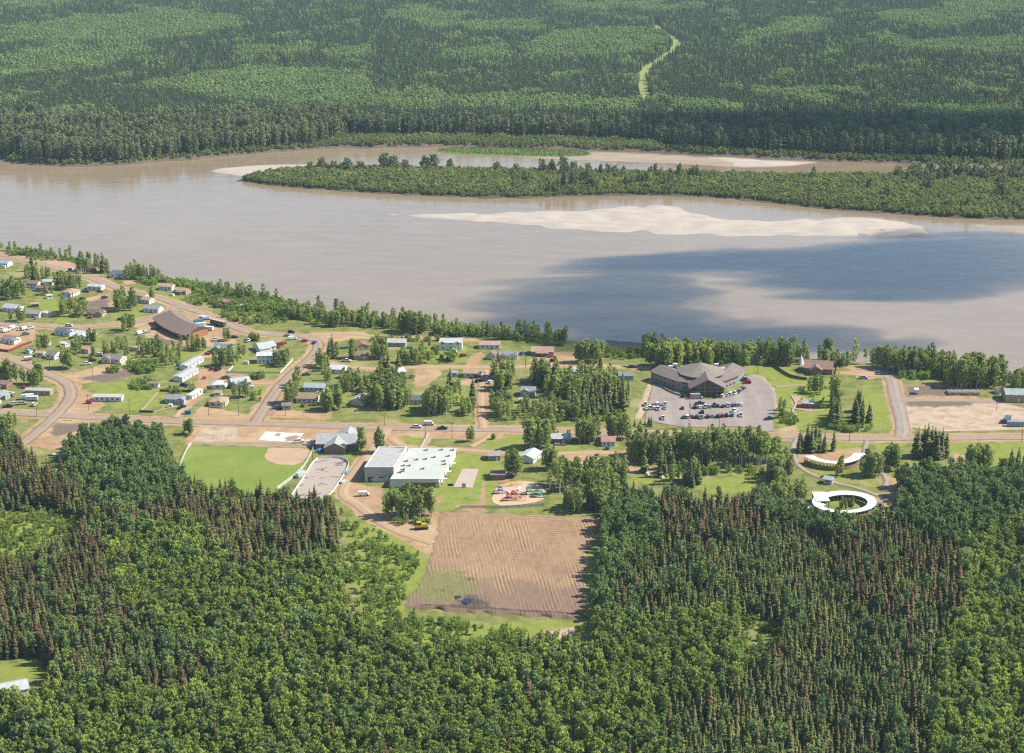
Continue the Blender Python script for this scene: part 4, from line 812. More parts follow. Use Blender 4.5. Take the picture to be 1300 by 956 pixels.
for q, zz in (((857,479),7.7),((863,484),7.2),((851,481),7.4),((879,490),7.0),((905,482.5),7.6),((913,487),7.4),((909,479),7.6),((917,484),7.4)):
    x, y = loc(*q); m = MB(); m.box(-1.3, 1.3, -1, 1, 0, 1.4); link('roof_unit', m.mesh('roof_unit', paint((.72, .72, .72))), t, (x, y, zz-.6))
m = MB(); wl = smooth_line([loc(*q) for q in ((838,489),(845,495),(858,501),(872,505))], 4)
for i in range(len(wl)-1): m.prism([tuple(wl[i]), tuple(wl[i]+(0, -.5)), tuple(wl[i+1]+(0, -.5)), tuple(wl[i+1])], -.2, 1.2)
o = m.obj('retaining_wall', simple('stone_wall', (.42, .39, .36), (.33, .3, .28), 1), t)
foot_px([(834,492),(868,504),(925,502),(940,482),(930,470),(890,480),(846,474)], t.name)
# heritage hall and its tipi at the river terrace
house(1039,471,35,13,-12,(.30,.15,.10),(.34,.21,.165),'brown timber heritage hall with steep entrance gable on the river terrace', name='heritage_hall', cat='hall', group=None, h=3.4, pitch=.5, wins=4, dormer=[(-.15,7,3)], porch=None)
tp = at(1016.5, 462.5); t = thing('tipi', 'white canvas tipi standing beside the brown heritage hall', 'tipi', (tp[0], tp[1], 0)); FOOT.append((tp[0], tp[1], 4, t.name))
m = MB(); n = 14; m.add([(2.9*math.cos(6.2832*i/n), 2.9*math.sin(6.2832*i/n), 0) for i in range(n)] + [(.28*math.cos(6.2832*i/n), .28*math.sin(6.2832*i/n), 6.6) for i in range(n)], [(i, (i+1) % n, n+(i+1) % n, n+i) for i in range(n)]); t.scale = (.85, .85, .85); m.obj('cover', paint((.70, .68, .63), .9, 'canvas'), t)
for i in range(5):
    a = 1.25*i; m = MB(); m.cyl((.3*math.cos(a), .3*math.sin(a), 5.8), (-.9*math.cos(a), -.9*math.sin(a), 8.0), .07, .05); m.obj('pole', M_WOOD, t)
m = MB(); m.add([(-.5, -2.75, .02), (.5, -2.75, .02), (0, -1.95, 2.1)], [(0, 1, 2)]); m.obj('door_flap', paint((.4, .33, .26)), t)
# white curved roofs of the arbour grounds
ROOFW = simple('white_metal_roof', (.80, .80, .79), (.72, .72, .71), .3, .5)
def ribbon_roof(name, label, cat, px, width, h, closed=False, tilt=.5):
    c = smooth_line(P2(px, h), 8); ctr = c.mean(0); c = c - ctr; t = thing(name, label, cat, (ctr[0], ctr[1], 0))
    tn = (np.roll(c, -1, 0)-np.roll(c, 1, 0)) if closed else np.gradient(c, axis=0); tn /= np.linalg.norm(tn, axis=1)[:, None]; nv = np.stack([-tn[:, 1], tn[:, 0]], 1); k = 4; N = len(c)
    pr = [(-width/2, h-tilt/2), (width/2, h+tilt/2), (width/2, h+tilt/2+.25), (-width/2, h-tilt/2+.25)]
    m = MB(); m.add([(c[i][0]+nv[i][0]*o, c[i][1]+nv[i][1]*o, z) for i in range(N) for o, z in pr], [(i*k+j, i*k+(j+1) % k, (i+1) % N*k+(j+1) % k, (i+1) % N*k+j) for i in range(N if closed else N-1) for j in range(k)] + ([] if closed else [tuple(range(k-1, -1, -1)), tuple(range((N-1)*k, N*k))]))
    m.obj('roof', ROOFW, t)
    pm = MB(); pm.box(-.15, .15, -.15, .15, 0, h-tilt/2+.02); pmesh = pm.mesh('post', M_WOOD)
    for i in range(0, N, 3):
        for o in ((-width/2+.5), (width/2-.5)): link('post', pmesh, t, (c[i][0]+nv[i][0]*o, c[i][1]+nv[i][1]*o, 0))
    m = MB(); o = width/2-.25
    for i in range(N if closed else N-1):
        j = (i+1) % N; q = [(c[a][0]+nv[a][0]*oo, c[a][1]+nv[a][1]*oo) for a, oo in ((i, o), (j, o), (j, o+.12), (i, o+.12))]; m.prism(q, 0, h*.62)
    m.obj('screen_fence', simple('plank_screen', (.35, .24, .15), (.25, .17, .11), 1), t)
    for q in c[::4]+ctr: FOOT.append((q[0], q[1], 5.0, t.name))
    return t
ribbon_roof('arc_shelter', 'shallow white arc of roof with timber back beside the dirt arena', 'shelter', [(1027,579),(1037,583.5),(1050,586.5),(1063,587.5),(1076,585.5),(1086,581),(1092,575.5)][::-1], 6.0, 3.2, tilt=.9)
el = [(1072 + 35.5*math.cos(a), 638 + 12.0*math.sin(a)) for a in np.linspace(R(0), R(360), 17)[:-1]]
t = ribbon_roof('oval_arbour', 'white oval ring roof of the dance arbour round a lawn', 'arbour', el, 4.1, 3.2, True, tilt=.4)
p = at(1041.5, 640) - np.array((*t.location[:2], 0)); m = MB(); m.box(p[0]-3.2, p[0]+3.4, p[1]-5.5, p[1]+6.5, 3.55, 3.8); m.obj('stage_roof', ROOFW, t)
for dx, dy in ((-2.8, -5), (3, -5), (-2.8, 6), (3, 6)): m = MB(); m.box(-.2, .2, -.2, .2, 0, 3.7); link('post', m.mesh('post', M_WOOD), t, (p[0]+dx, p[1]+dy, 0))
p = at(1033, 649); t = thing('ramp_roof', 'narrow white entrance roof below the oval arbour', 'shelter', (p[0], p[1], 0), R(28)); m = MB(); m.box(-6, 6, -1.4, 1.4, 2.4, 2.6); m.obj('roof', ROOFW, t)
for dx in (-5.5, 5.5): m = MB(); m.box(dx-.12, dx+.12, -.12, .12, 0, 2.4); m.obj('post', M_WOOD, t)

# ------------------------------------------------------------------ vehicles
VCOL = dict(white=(.78,.78,.78), silver=(.42,.43,.45), grey=(.18,.19,.20), black=(.022,.023,.026), navy=(.03,.05,.11), blue=(.05,.16,.38), teal=(.04,.12,.14), red=(.42,.03,.035), maroon=(.16,.02,.03), crimson=(.42,.02,.06), purple=(.11,.04,.13), tan=(.42,.33,.22), yellow=(.68,.46,.04), orange=(.62,.19,.03))
M_CARGLASS = simple('car_glass', (.025, .03, .035), (.03, .035, .04), 1, .12)
VME = {}
def wheel_mesh(r, w):
    m = MB(); m.cyl((0, -w/2, 0), (0, w/2, 0), r, r, 10); return m.mesh('wheel', M_TIRE)
def vparts(ty, col):
    if (ty, col) in VME: return VME[ty, col]
    pm = paint(VCOL[col], .3, 'car_paint'); L, W, H = dict(car=(4.6,1.8,1.42), suv=(4.8,1.92,1.75), pickup=(5.7,1.98,1.85), van=(5.5,2.0,2.2), box_truck=(7.5,2.3,3.0))[ty]
    a = L/2; b = W/2; out = []
    def loft(secs, mat, nm):                     # sections (x, half width low, half width high, z low, z high)
        m = MB(); vs = []
        for x, w0, w1, z0, z1 in secs: vs += [(x,-w0,z0),(x,-w0,(z0+z1)/2),(x,-w1,z1),(x,w1,z1),(x,w0,(z0+z1)/2),(x,w0,z0)]
        fs = [(i*6+j, i*6+(j+1) % 6, (i+1)*6+(j+1) % 6, (i+1)*6+j) for i in range(len(secs)-1) for j in range(6)] + [tuple(range(5, -1, -1)), tuple(range((len(secs)-1)*6, len(secs)*6))]
        m.add(vs, fs); out.append((nm, m.mesh(nm, mat)))
    belt = .95 if ty in ('car',) else 1.05
    if ty == 'car':
        loft([(-a,b*.86,b*.8,.35,.85),(-a+.3,b,b*.92,.25,belt),(a-1.3,b,b*.92,.25,belt),(a-.35,b*.97,b*.85,.27,.78),(a,b*.85,b*.75,.35,.65)], pm, 'body'); cab = [(-a+.35,b*.86,b*.86,belt-.02,belt),(-a+1.0,b*.9,b*.72,belt-.02,H-.06),(a-2.2,b*.9,b*.72,belt-.02,H-.06),(a-1.25,b*.88,b*.86,belt-.02,belt)]; rf = (-a+.95, a-2.15)
    elif ty == 'suv':
        loft([(-a,b*.94,b*.9,.4,1.05),(-a+.2,b,b*.95,.3,belt),(a-1.25,b,b*.94,.3,belt),(a-.25,b*.97,b*.88,.32,.95),(a,b*.88,b*.8,.4,.8)], pm, 'body'); cab = [(-a+.08,b*.92,b*.9,belt-.02,belt),(-a+.35,b*.92,b*.78,belt-.02,H-.06),(a-2.0,b*.92,b*.78,belt-.02,H-.06),(a-1.2,b*.9,b*.88,belt-.02,belt)]; rf = (-a+.3, a-1.95)
    elif ty == 'pickup':
        loft([(-a,b*.96,b*.94,.5,1.1),(-a+.1,b,b*.96,.4,1.12),(a-1.5,b,b*.95,.4,1.1),(a-.25,b*.97,b*.88,.42,1.02),(a,b*.9,b*.82,.5,.9)], pm, 'body'); cab = [(-a+1.95,b*.92,b*.9,1.08,1.1),(-a+2.1,b*.92,b*.8,1.08,H-.06),(a-2.1,b*.92,b*.8,1.08,H-.06),(a-1.45,b*.9,b*.88,1.08,1.1)]; rf = (-a+2.05, a-2.05)
        m = MB(); m.box(-a+.12, -a+1.85, -b*.78, b*.78, 1.121, 1.14); out.append(('bed', m.mesh('bed', paint((.06, .06, .06), .8))))
    else:
        loft([(-a,b*.98,b*.94,.4,H),(a-1.7,b,b*.94,.35,H),(a-.9,b,b*.86,.35,1.35),(a,b*.9,b*.8,.4,1.0)], pm, 'body'); cab = [(a-1.75,b*1.01,b*.9,1.25,H-.25),(a-1.2,b*1.01,b*.9,1.25,H-.45),(a-.95,b*.9,b*.86,1.25,1.38)]; rf = None
    loft(cab, M_CARGLASS, 'windows')
    if rf: m = MB(); m.box(rf[0], rf[1], -b*.76, b*.76, H-.07, H); out.append(('roof', m.mesh('roof', pm)))
    wm = wheel_mesh(.34 if ty == 'car' else .4, .24); r = .34 if ty == 'car' else .4
    for x in (-a+.95, a-.95):
        for y in (-b+.1, b-.1): out.append(('wheel', wm, (x, y, r)))
    VME[ty, col] = out; return out
CATN = dict(car='car', suv='suv', pickup='pickup truck', van='van', box_truck='truck')
def vehicle(ty, col, px, py, rot, where, group='parked vehicles'):
    p = at(px, py, .0); nm = dict(car='parked_car', suv='parked_suv', pickup='pickup_truck', van='van', box_truck='box_truck')[ty]
    t = thing(nm, '%s %s %s' % (dict(teal='dark teal', grey='dark grey').get(col, col), dict(suv='sport utility car', box_truck='box truck', pickup='pickup truck').get(ty, ty), where), CATN[ty], (p[0], p[1], .22), R(rot), group)
    for q in vparts(ty, col): link(q[0], q[1], t, q[2] if len(q) > 2 else None)
    FOOT.append((p[0], p[1], 2.5, t.name)); return t
ORD = ['first','second','third','fourth','fifth','sixth','seventh','eighth','ninth','tenth','eleventh','twelfth','thirteenth']
def row(items, where, rot, x0=800, y0=440, s=5.909):
    for i, (zx, zy, ty, col) in enumerate(items): vehicle(ty, col, x0+zx/s, y0+zy/s, rot + random.uniform(-4, 4), '%s from the left in %s' % (ORD[i], where), 'vehicles in the lodge parking lot')
row([(403,537,'car','navy'),(432,535,'suv','white'),(465,535,'car','black'),(497,536,'suv','black'),(533,538,'pickup','silver'),(580,534,'suv','maroon'),(615,530,'car','grey'),(655,532,'suv','black'),(690,527,'suv','red'),(722,525,'suv','black'),(765,522,'suv','blue'),(830,522,'pickup','white')], 'the front parking row', 84)
row([(393,469,'car','navy'),(487,463,'suv','navy'),(525,460,'car','white'),(565,459,'pickup','white'),(597,457,'suv','silver'),(632,450,'pickup','navy'),(658,452,'car','black'),(695,455,'car','navy'),(733,449,'pickup','white'),(770,447,'suv','grey'),(803,443,'suv','silver'),(835,442,'car','white')], 'the middle parking row', 84)
row([(116,440,'pickup','white'),(172,447,'car','red'),(203,440,'suv','white'),(232,442,'car','silver'),(262,440,'pickup','white')], 'the left cluster back line', 86)
row([(122,470,'car','white'),(150,468,'pickup','white'),(179,470,'suv','white'),(208,474,'pickup','white'),(260,468,'car','silver')], 'the left cluster front line', 86)
row([(655,382,'suv','maroon'),(697,380,'suv','white'),(730,372,'car','silver'),(757,363,'suv','white'),(787,358,'pickup','white'),(813,347,'suv','navy'),(827,334,'car','silver'),(845,325,'suv','navy')], 'the slanted lodge row', 60)
row([(830,220,'suv','white'),(855,245,'car','silver'),(862,260,'pickup','navy'),(878,278,'suv','crimson')], 'the lodge back row', 170)
for a in [('pickup','teal',888.3,513.5,5,'parked across the lot between lodge and middle row'),('suv','black',891.5,524.5,85,'standing between the two long rows of the lot'),('pickup','white',932,523,60,'standing apart between the rows near the right end'),('pickup','white',841.5,532,86,'alone at the lower left of the parking lot'),('pickup','navy',976.8,533,20,'leaving the parking lot at its right corner'),('suv','black',869,504.5,40,'left of the lodge entrance'),('box_truck','silver',884,506.5,4,'parked close to the lodge entrance')]: vehicle(*a, 'vehicles in the lodge parking lot')
for a in [('suv','navy',370,422.8,-3,'on the upper road beside the river brush'),('car','silver',365,427,-5,'behind the dark car on the upper road'),('van','white',371.5,431.3,20,'on the gravel by the large white house'),('car','red',387,433.8,15,'at the inner edge of the curved road'),('suv','blue',399.6,436,75,'driving on the curved road'),('car','crimson',360,436.8,30,'on the driveway of the large white house'),('suv','red',356,438.5,35,'beside the large white house drive'),('car','maroon',351,442.5,30,'close to the large white house'),
 ('suv','navy',298,429.3,8,'on the track below the upper road'),('pickup','white',274,432.3,30,'in the brown yard by the curved lodge'),('pickup','white',315.5,433.5,70,'on the lawn left of the large white house'),('van','white',258,405,10,'in the boat yard above the curved lodge'),('van','white',262,405.8,10,'second in the boat yard above the curved lodge'),('car','maroon',270,469.6,35,'on the drive beside the joined mobile homes'),('suv','black',277,470.3,60,'beside the maroon car on the diagonal drive'),('pickup','grey',287,480.6,10,'in the middle of the dirt drives'),('suv','navy',234,490.3,-8,'below the diagonal mobile homes'),('suv','blue',229,465,15,'behind the diagonal mobile homes'),('van','white',288,491.8,60,'beside the broad pale roofed house'),
 ('pickup','black',231,518.3,60,'on the drive beside the blue grey house'),('suv','white',88,414.7,-3,'driving along the middle street'),('suv','black',105,380.6,35,'at the edge of the brown dirt yard'),('car','purple',110,371.2,-10,'behind the lawn of the pale metal roof'),('car','red',127,371,-5,'in front of the pale metal roofed house'),('suv','navy',133,378.8,40,'at the right end of the brown dirt yard'),('box_truck','red',117,345.4,-15,'beside the upper road near the riverside trees'),('pickup','black',197,418.7,10,'at the left end of the curved lodge'),('van','white',178,424.3,50,'on the reddish ground left of the curved lodge'),('van','silver',186,422.3,50,'second on the reddish ground left of the curved lodge'),('car','navy',153,406.5,0,'beside the middle street near the grove'),
 ('suv','grey',33,425.2,30,'inside the red fenced yard'),('pickup','white',110,463.2,20,'on the dirt drive of the taupe roofed house'),('suv','black',117.6,458.8,25,'behind the white pickup on the dirt drive'),('pickup','white',18,514.2,15,'on the gravel above the crossroads'),('pickup','black',10,517.3,15,'lowest on the gravel at the left edge'),('pickup','silver',28,513.6,20,'third from the left edge above the crossroads'),('suv','white',43.8,515,80,'facing the bend above the crossroads'),
 ('pickup','white',440,459.3,-4,'on the dirt street below the red roofed house'),('suv','navy',448.5,484.8,30,'on the lawn drive by the white gabled house'),('pickup','white',528.6,543.3,2,'on the main road shoulder by the school road'),('van','white',544.7,539.6,3,'driving on the main road'),('pickup','navy',561.6,545.2,2,'on the tan lot below the main road'),('suv','maroon',588,452.7,40,'on the drive of the twin gabled house'),
 ('pickup','black',604,480,20,'in front of the tan roofed house'),('suv','navy',606.2,484.8,70,'first of the short row by the tan roofed house'),('suv','black',612,484,70,'second of the short row by the tan roofed house'),('pickup','navy',617.8,483.2,70,'third of the short row by the tan roofed house'),('suv','white',622.4,486.5,70,'last of the short row by the tan roofed house'),('pickup','grey',627.5,475.5,15,'right of the crowded drive'),('car','silver',616.6,479,20,'behind the short row by the tan roofed house'),('suv','blue',663.5,450,60,'beside the grey roofed house with dormers'),('suv','black',703,459.2,10,'at the foot of the salmon roofed house'),('suv','navy',803,467.2,5,'at the end of the dirt street near the lodge'),('suv','grey',630,503.2,10,'on the gravel under the wood'),('pickup','black',641,503.4,10,'second on the gravel under the wood'),
 ('pickup','white',379.5,561.8,25,'beside the pale sand pad'),('pickup','grey',389,476.5,10,'in the bushes right of the sloping street'),('pickup','blue',352,519,10,'beside the small tan corner shed'),('van','white',462,629.5,10,'alone on the dirt south of the school'),('pickup','silver',1096,481,0,'on the tan patch by the right road')]: vehicle(*a)
for i, (x, y) in enumerate(((3,420),(8,421.5),(12.5,419),(17,417.3),(27,419),(32,418.6),(38.5,417.6))): vehicle('van' if i % 2 else 'pickup', 'white', x, y, 48, '%s from the left in the white row above the red fenced yard' % ORD[i])
def camper(px, py, L, rot, label, col=(.75,.75,.73), H=2.6, top=None):
    p = at(px, py); t = thing('camper_trailer', label, 'trailer', (p[0], p[1], .15), R(rot), 'trailers and campers'); W = 2.4
    m = MB(); m.xprism([(-W/2,.6),(W/2,.6),(W/2,H-.2),(W/2-.25,H),(-W/2+.25,H),(-W/2,H-.2)], -L/2, L/2); m.obj('body', paint(col, .45), t)
    m = MB(); m.box(-L/2-.05, L/2+.05, -W/2-.05, W/2+.05, H+.002, H+.12); m.obj('roof', paint(top or (.7, .7, .68)), t)
    wm = wheel_mesh(.38, .25)
    for x in (-.5, .5):
        for y in (-W/2+.1, W/2-.1): link('wheel', wm, t, (x, y, .38))
    m = MB(); m.box(L/2, L/2+1.3, -.1, .1, .5, .65); m.obj('drawbar', M_METAL, t)
    for x in (-L*.3, L*.15): window(t, x, -W/2, 1.6, 1.0, .7, 'f')
    FOOT.append((p[0], p[1], L/2, t.name))
camper(277,413.3,13,-38,'long tan topped trailer with dark side at the upper road',(.10,.10,.12),3.4,(.55,.43,.27)); camper(262,419.6,9,-10,'white camper on the dirt above the curved lodge roof'); camper(255,415,7,20,'white camper by the boat yard left of the long tan trailer'); camper(35,506.5,7,15,'white camper behind the gravel at the crossroads'); camper(41,508.8,6.5,5,'white camper nearest the tan mobile home'); camper(36,457.3,5,30,'small grey trailer beside the lower left street',(.3,.3,.32),2.0)
camper(10.5,503,8,-25,'dark trailer behind the grey left edge house',(.2,.17,.16),2.4); camper(1163,499.5,4,80,'small white trailer on the dark dirt by the river trees')

# ------------------------------------------------------------------ fences, boards, poles, yard things
def fence(px, label, h, postgap, colr, see=0.0, name='fence', rail=True, th=.06, closed=False, group=None, part='panel', panelgap=None, z0=.06):
    c = P2(px); c = smooth_line(c, 6) if len(px) > 3 and not closed else c
    if closed: c = np.concatenate([c, c[:1]])
    seg = np.r_[0, np.cumsum(np.linalg.norm(np.diff(c, axis=0), axis=1))]; n = max(1, int(seg[-1]/postgap)); tt = np.linspace(0, seg[-1], n+1)
    q = np.stack([np.interp(tt, seg, c[:, k]) for k in (0, 1)], 1); o = q.mean(0); q = q - o
    t = thing(name, label, 'fence', (o[0], o[1], 0), 0, group)
    if see:
        mt = NT('wire_mesh'); mt.col(colr); tb = mt.n('BsdfTransparent'); ms = mt.n('MixShader'); ms.inputs[0].default_value = see; mt.l(mt.b.outputs[0], ms.inputs[1]); mt.l(tb.outputs[0], ms.inputs[2]); mt.l(ms.outputs[0], mt.t.nodes['Material Output'].inputs[0]); mat = mt.m
    else: mat = paint(colr, .8, 'fence_paint')
    pm = MB(); pm.box(-.07, .07, -.07, .07, -.1, h+.12); pmesh = pm.mesh('post', paint(tuple(v*.8 for v in colr), .7)); pan = {}
    for i in range(n):
        d = q[i+1]-q[i]; L = np.linalg.norm(d); k = round(L, 1)
        if k not in pan: m = MB(); m.box(.07, max(k-.07, .1), -th/2, th/2, z0, h); pan[k] = m.mesh(part, mat)
        link(part, pan[k], t, (q[i][0], q[i][1], 0), math.atan2(d[1], d[0])); link('post', pmesh, t, (q[i][0], q[i][1], 0))
    link('post', pmesh, t, (q[-1][0], q[-1][1], 0)); return t
fence([(226,613),(227,600),(231,586),(241,566.5),(252,565),(300,565),(360,565.5),(393,566.5)],'wire fence round the far side of the ball field',1.8,6,(.85,.86,.82),.75)
fence([(398,571),(390,587),(378,602),(352,622)],'wire fence along the right side of the ball field',1.8,5,(.85,.86,.82),.75)
fence([(289,473.3),(320,474),(356,474.2)],'white fence along the lawn of the two storey white house',1.2,4,(.75,.75,.73)); fence([(356,474.2),(364,466),(372,457)],'white fence climbing beside the sloping street',1.2,4,(.75,.75,.73)); fence([(289,473),(296,466)],'short white fence at the left of the two storey house lawn',1.2,4,(.75,.75,.73))
fence([(-4,444.5),(10,447),(25,441),(40,435.5)],'dark red board fence round the vehicle yard',1.6,3,(.28,.05,.04)); fence([(203,497.3),(225,498),(246,498.4)],'dark board fence behind the blue grey house',1.5,4,(.10,.085,.075)); fence([(177,523.5),(194,524.3)],'dark board fence at the foot of the footpath',1.4,3,(.10,.09,.085))
fence([(976,461),(990,471),(1005,479.5),(1024,482.8)],'dark curved fence between lodge lawn and heritage hall',1.8,4,(.13,.10,.075)); fence([(1059,484),(1061,474),(1064,467)],'brown fence at the right end of the heritage hall',1.6,3,(.35,.27,.18))
fence([(584,645.5),(612,645),(640,645.3),(690,642.5)],'grey wire fence between school lawn and graded field',1.5,5,(.42,.44,.40),.5); fence([(160,461.5),(153,464),(147,463)],'pale board fence of the taupe roofed house',1.4,3,(.70,.65,.55))
rk = RINK; bd = fence(rk, 'white hockey rink boards round the asphalt rink', 1.2, 4, (.78,.78,.77), name='rink_boards', part='board_panel', closed=True, th=.15)
def pole(px, py, h=9.5, arm=True, label=None):
    p = at(px, py); t = thing('utility_pole', label, 'utility pole', (p[0], p[1], 0), R(random.uniform(-8, 8)), 'utility poles'); m = MB(); m.cyl((0,0,-.2),(0,0,h),.17,.11,6); m.obj('post', simple('pole_wood', (.16,.12,.09), (.10,.075,.055), 2), t)
    if arm: m = MB(); m.box(-1.2, 1.2, -.07, .07, h-.9, h-.72); m.obj('crossarm', M_WOOD, t)
for x, y, w_ in [(112.5,521,'left of the long white mobile home drive'),(118.5,486.5,'on the dirt drive below the taupe roofed house'),(63.5,468,'beside the lower left street'),(47,528.5,'left of the crossroads'),(303,527.5,'on the verge by the tan hipped house'),(362.5,527.5,'right of the sloping street corner'),(488,539.5,'on the main road opposite the school road'),(630,468,'on the dirt street above the crowded drive'),(667,468.5,'on the dirt street below the grey roofed house'),(653,466,'between the dirt street poles'),(601,531,'left of the drive foot on the main road'),(615.5,491,'beside the crowded drive'),(574,557,'right on the tan lot below the main road'),(540,558,'left on the tan lot below the main road'),(744,553,'in trees above the pale roofed house'),(483,573,'on the school road by the tall stand'),(1078,561,'by the right main road opposite the spruces'),(1297,561,'at the right edge of the main road'),(1265,521,'on the pale yard near the metal hall'),(962,474,'on the lawn right of the great lodge'),(913,545,'at the near kerb of the parking lot'),(697,618,'right of the playground'),(397,583,'between ball field and rink'),(265,528,'by the main road below the narrow trailer'),(165,527,'by the main road right of the long mobile home')]: pole(x, y, label='wooden utility pole '+w_)
# striped lattice mast on the parking lot
p = at(875.3, 543.5); t = thing('lattice_mast', 'red and white striped lattice mast at the near edge of the parking lot', 'mast', (p[0], p[1], 0)); Hm = 19.5
for k in range(7):
    z0, z1 = Hm*k/7, Hm*(k+1)/7; f0, f1 = .75-.55*k/7, .75-.55*(k+1)/7; m = MB(); V0 = [(f0*math.cos(a), f0*math.sin(a), z0) for a in (.5, 2.6, 4.7)]; V1 = [(f1*math.cos(a), f1*math.sin(a), z1) for a in (.5, 2.6, 4.7)]
    for i in range(3): m.cyl(V0[i], V1[i], .09, .09, 5); m.cyl(V0[i], V1[(i+1) % 3], .06, .06, 4); m.cyl(V1[i], V1[(i+1) % 3], .06, .06, 4)
    m.obj('mast_section', paint((.55,.06,.04) if k % 2 == 0 else (.75,.75,.75), .5), t)
# playground
def play(name, label, px, py, col, kind_):
    p = at(px, py); t = thing(name, label, 'play equipment', (p[0], p[1], .1), R(random.uniform(-20, 20)), 'playground equipment'); pm = paint(col, .45, 'play_paint')
    if kind_ == 'slide':
        m = MB(); m.box(-1, 1, -1, 1, 1.6, 1.75); m.obj('platform', pm, t)
        m = MB(); m.add([(1,-.5,1.7),(1,.5,1.7),(4,.5,.25),(4,-.5,.25),(1,-.5,1.5),(1,.5,1.5),(4,.5,.1),(4,-.5,.1)], [(0,1,2,3),(7,6,5,4),(0,3,7,4),(1,5,6,2),(0,4,5,1),(3,2,6,7)]); m.obj('slide', pm, t)
        m = MB(); m.add([(-1.2,-1.2,3.0),(1.2,-1.2,3.0),(1.2,1.2,3.0),(-1.2,1.2,3.0),(0,0,3.9)], [(0,1,4),(1,2,4),(2,3,4),(3,0,4),(3,2,1,0)]); m.obj('roof', pm, t)
        for x in (-.95, .95):
            for y in (-.95, .95): m = MB(); m.cyl((x,y,0),(x,y,3.0),.08,.08,6); m.obj('post', pm, t)
        m = MB(); m.box(-3.4, -1, -.5, .5, 1.2, 1.35); m.box(-3.4, -3.2, -.5, .5, 0, 1.2); m.obj('bridge', pm, t)
    else:
        for x in (-3, 0, 3):
            for y in (-1, 1): m = MB(); m.cyl((x, y, 0), (x, y*.2, 2.3), .09, .09, 6); m.obj('leg', pm, t)
        m = MB(); m.cyl((-3.2,0,2.3),(3.2,0,2.3),.1,.1,6); m.obj('top_bar', pm, t)
        for x in (-2, -1, 1, 2): m = MB(); m.box(x-.25, x+.25, -.12, .12, .5, .58); m.box(x-.25, x-.22, -.02, .02, .58, 2.25); m.box(x+.22, x+.25, -.02, .02, .58, 2.25); m.obj('swing', paint((.1,.1,.1)), t)
for a in [('play_slide','blue roofed climbing tower with slide at the left of the playground',635,626.5,(.04,.13,.45),'slide'),('swing_set','yellow swing frame at the back left of the playground',642,617.5,(.72,.46,.03),'swing'),('swing_set','yellow swing frame at the back middle of the playground',655,616.5,(.72,.46,.03),'swing'),('play_slide','low red climbing frame at the front of the playground',646,635.5,(.38,.07,.07),'slide'),('play_slide','red slide tower left of the orange frame',652,632,(.38,.07,.07),'slide'),('play_slide','orange frame at the front right of the playground',659,636,(.60,.20,.08),'swing'),('play_slide','green climbing tower at the right of the playground',671,628,(.03,.24,.13),'slide'),('play_slide','green slide tower nearest the right trees',683,631,(.03,.24,.13),'slide'),('play_slide','white roofed play tower in the middle of the playground',658.5,627,(.75,.75,.75),'slide')]: play(*a)
p = at(602, 634); t = thing('soccer_goal', 'white soccer goal with net on the school lawn', 'goal', (p[0], p[1], .05), R(70)); wm_ = paint((.8,.8,.8))
for y in (-3.2, 3.2): m = MB(); m.cyl((0,y,0),(0,y,2.4),.1,.1,6); m.obj('post', wm_, t); m = MB(); m.cyl((0,y,2.4),(1.8,y,0),.07,.07,5); m.obj('stay', wm_, t)
m = MB(); m.cyl((0,-3.2,2.4),(0,3.2,2.4),.1,.1,6); m.obj('crossbar', wm_, t)
# earth mover on the edge of the graded field
p = at(534, 671.5); t = thing('bulldozer', 'yellow bulldozer parked at the upper left corner of the graded field', 'bulldozer', (p[0], p[1], .15), R(15)); yel = paint((.62,.42,.03), .5)
m = MB(); m.box(-2.4, 2.6, -1.0, 1.0, .9, 2.0); m.box(.2, 2.6, -.8, .8, 2.0, 2.5); m.obj('body', yel, t); m = MB(); m.box(-1.6, .1, -.9, .9, 2.0, 3.3); m.obj('cab', M_CARGLASS, t); m = MB(); m.box(-1.75, .25, -1.05, 1.05, 3.3, 3.45); m.obj('cab_roof', yel, t)
for y in (-1.35, 1.35): m = MB(); m.xprism([(y-.3,0),(y+.3,0),(y+.3,1.0),(y-.3,1.0)], -2.3, 2.3); m.obj('track', M_TIRE, t)
m = MB(); m.box(3.2, 3.45, -2.0, 2.0, .1, 1.5); m.obj('blade', M_METAL, t)
for y in (-1.2, 1.2): m = MB(); m.box(1.5, 3.2, y-.1, y+.1, .5, .75); m.obj('push_arm', yel, t)
p = at(795, 598.5); t = thing('skid_loader', 'small orange loader on the dirt in the lower tree clearing', 'loader', (p[0], p[1], .1), R(60)); m = MB(); m.box(-1.6, 1.4, -.8, .8, .5, 1.4); m.obj('body', paint((.6,.2,.03), .5), t); m = MB(); m.box(-1.0, .5, -.7, .7, 1.4, 2.4); m.obj('cab', M_CARGLASS, t)
for x in (-.9, .9):
    for y in (-.9, .9): link('wheel', wheel_mesh(.45, .3), t, (x, y, .45))
m = MB(); m.box(1.6, 2.1, -1, 1, .1, .8); m.obj('bucket', M_METAL, t)
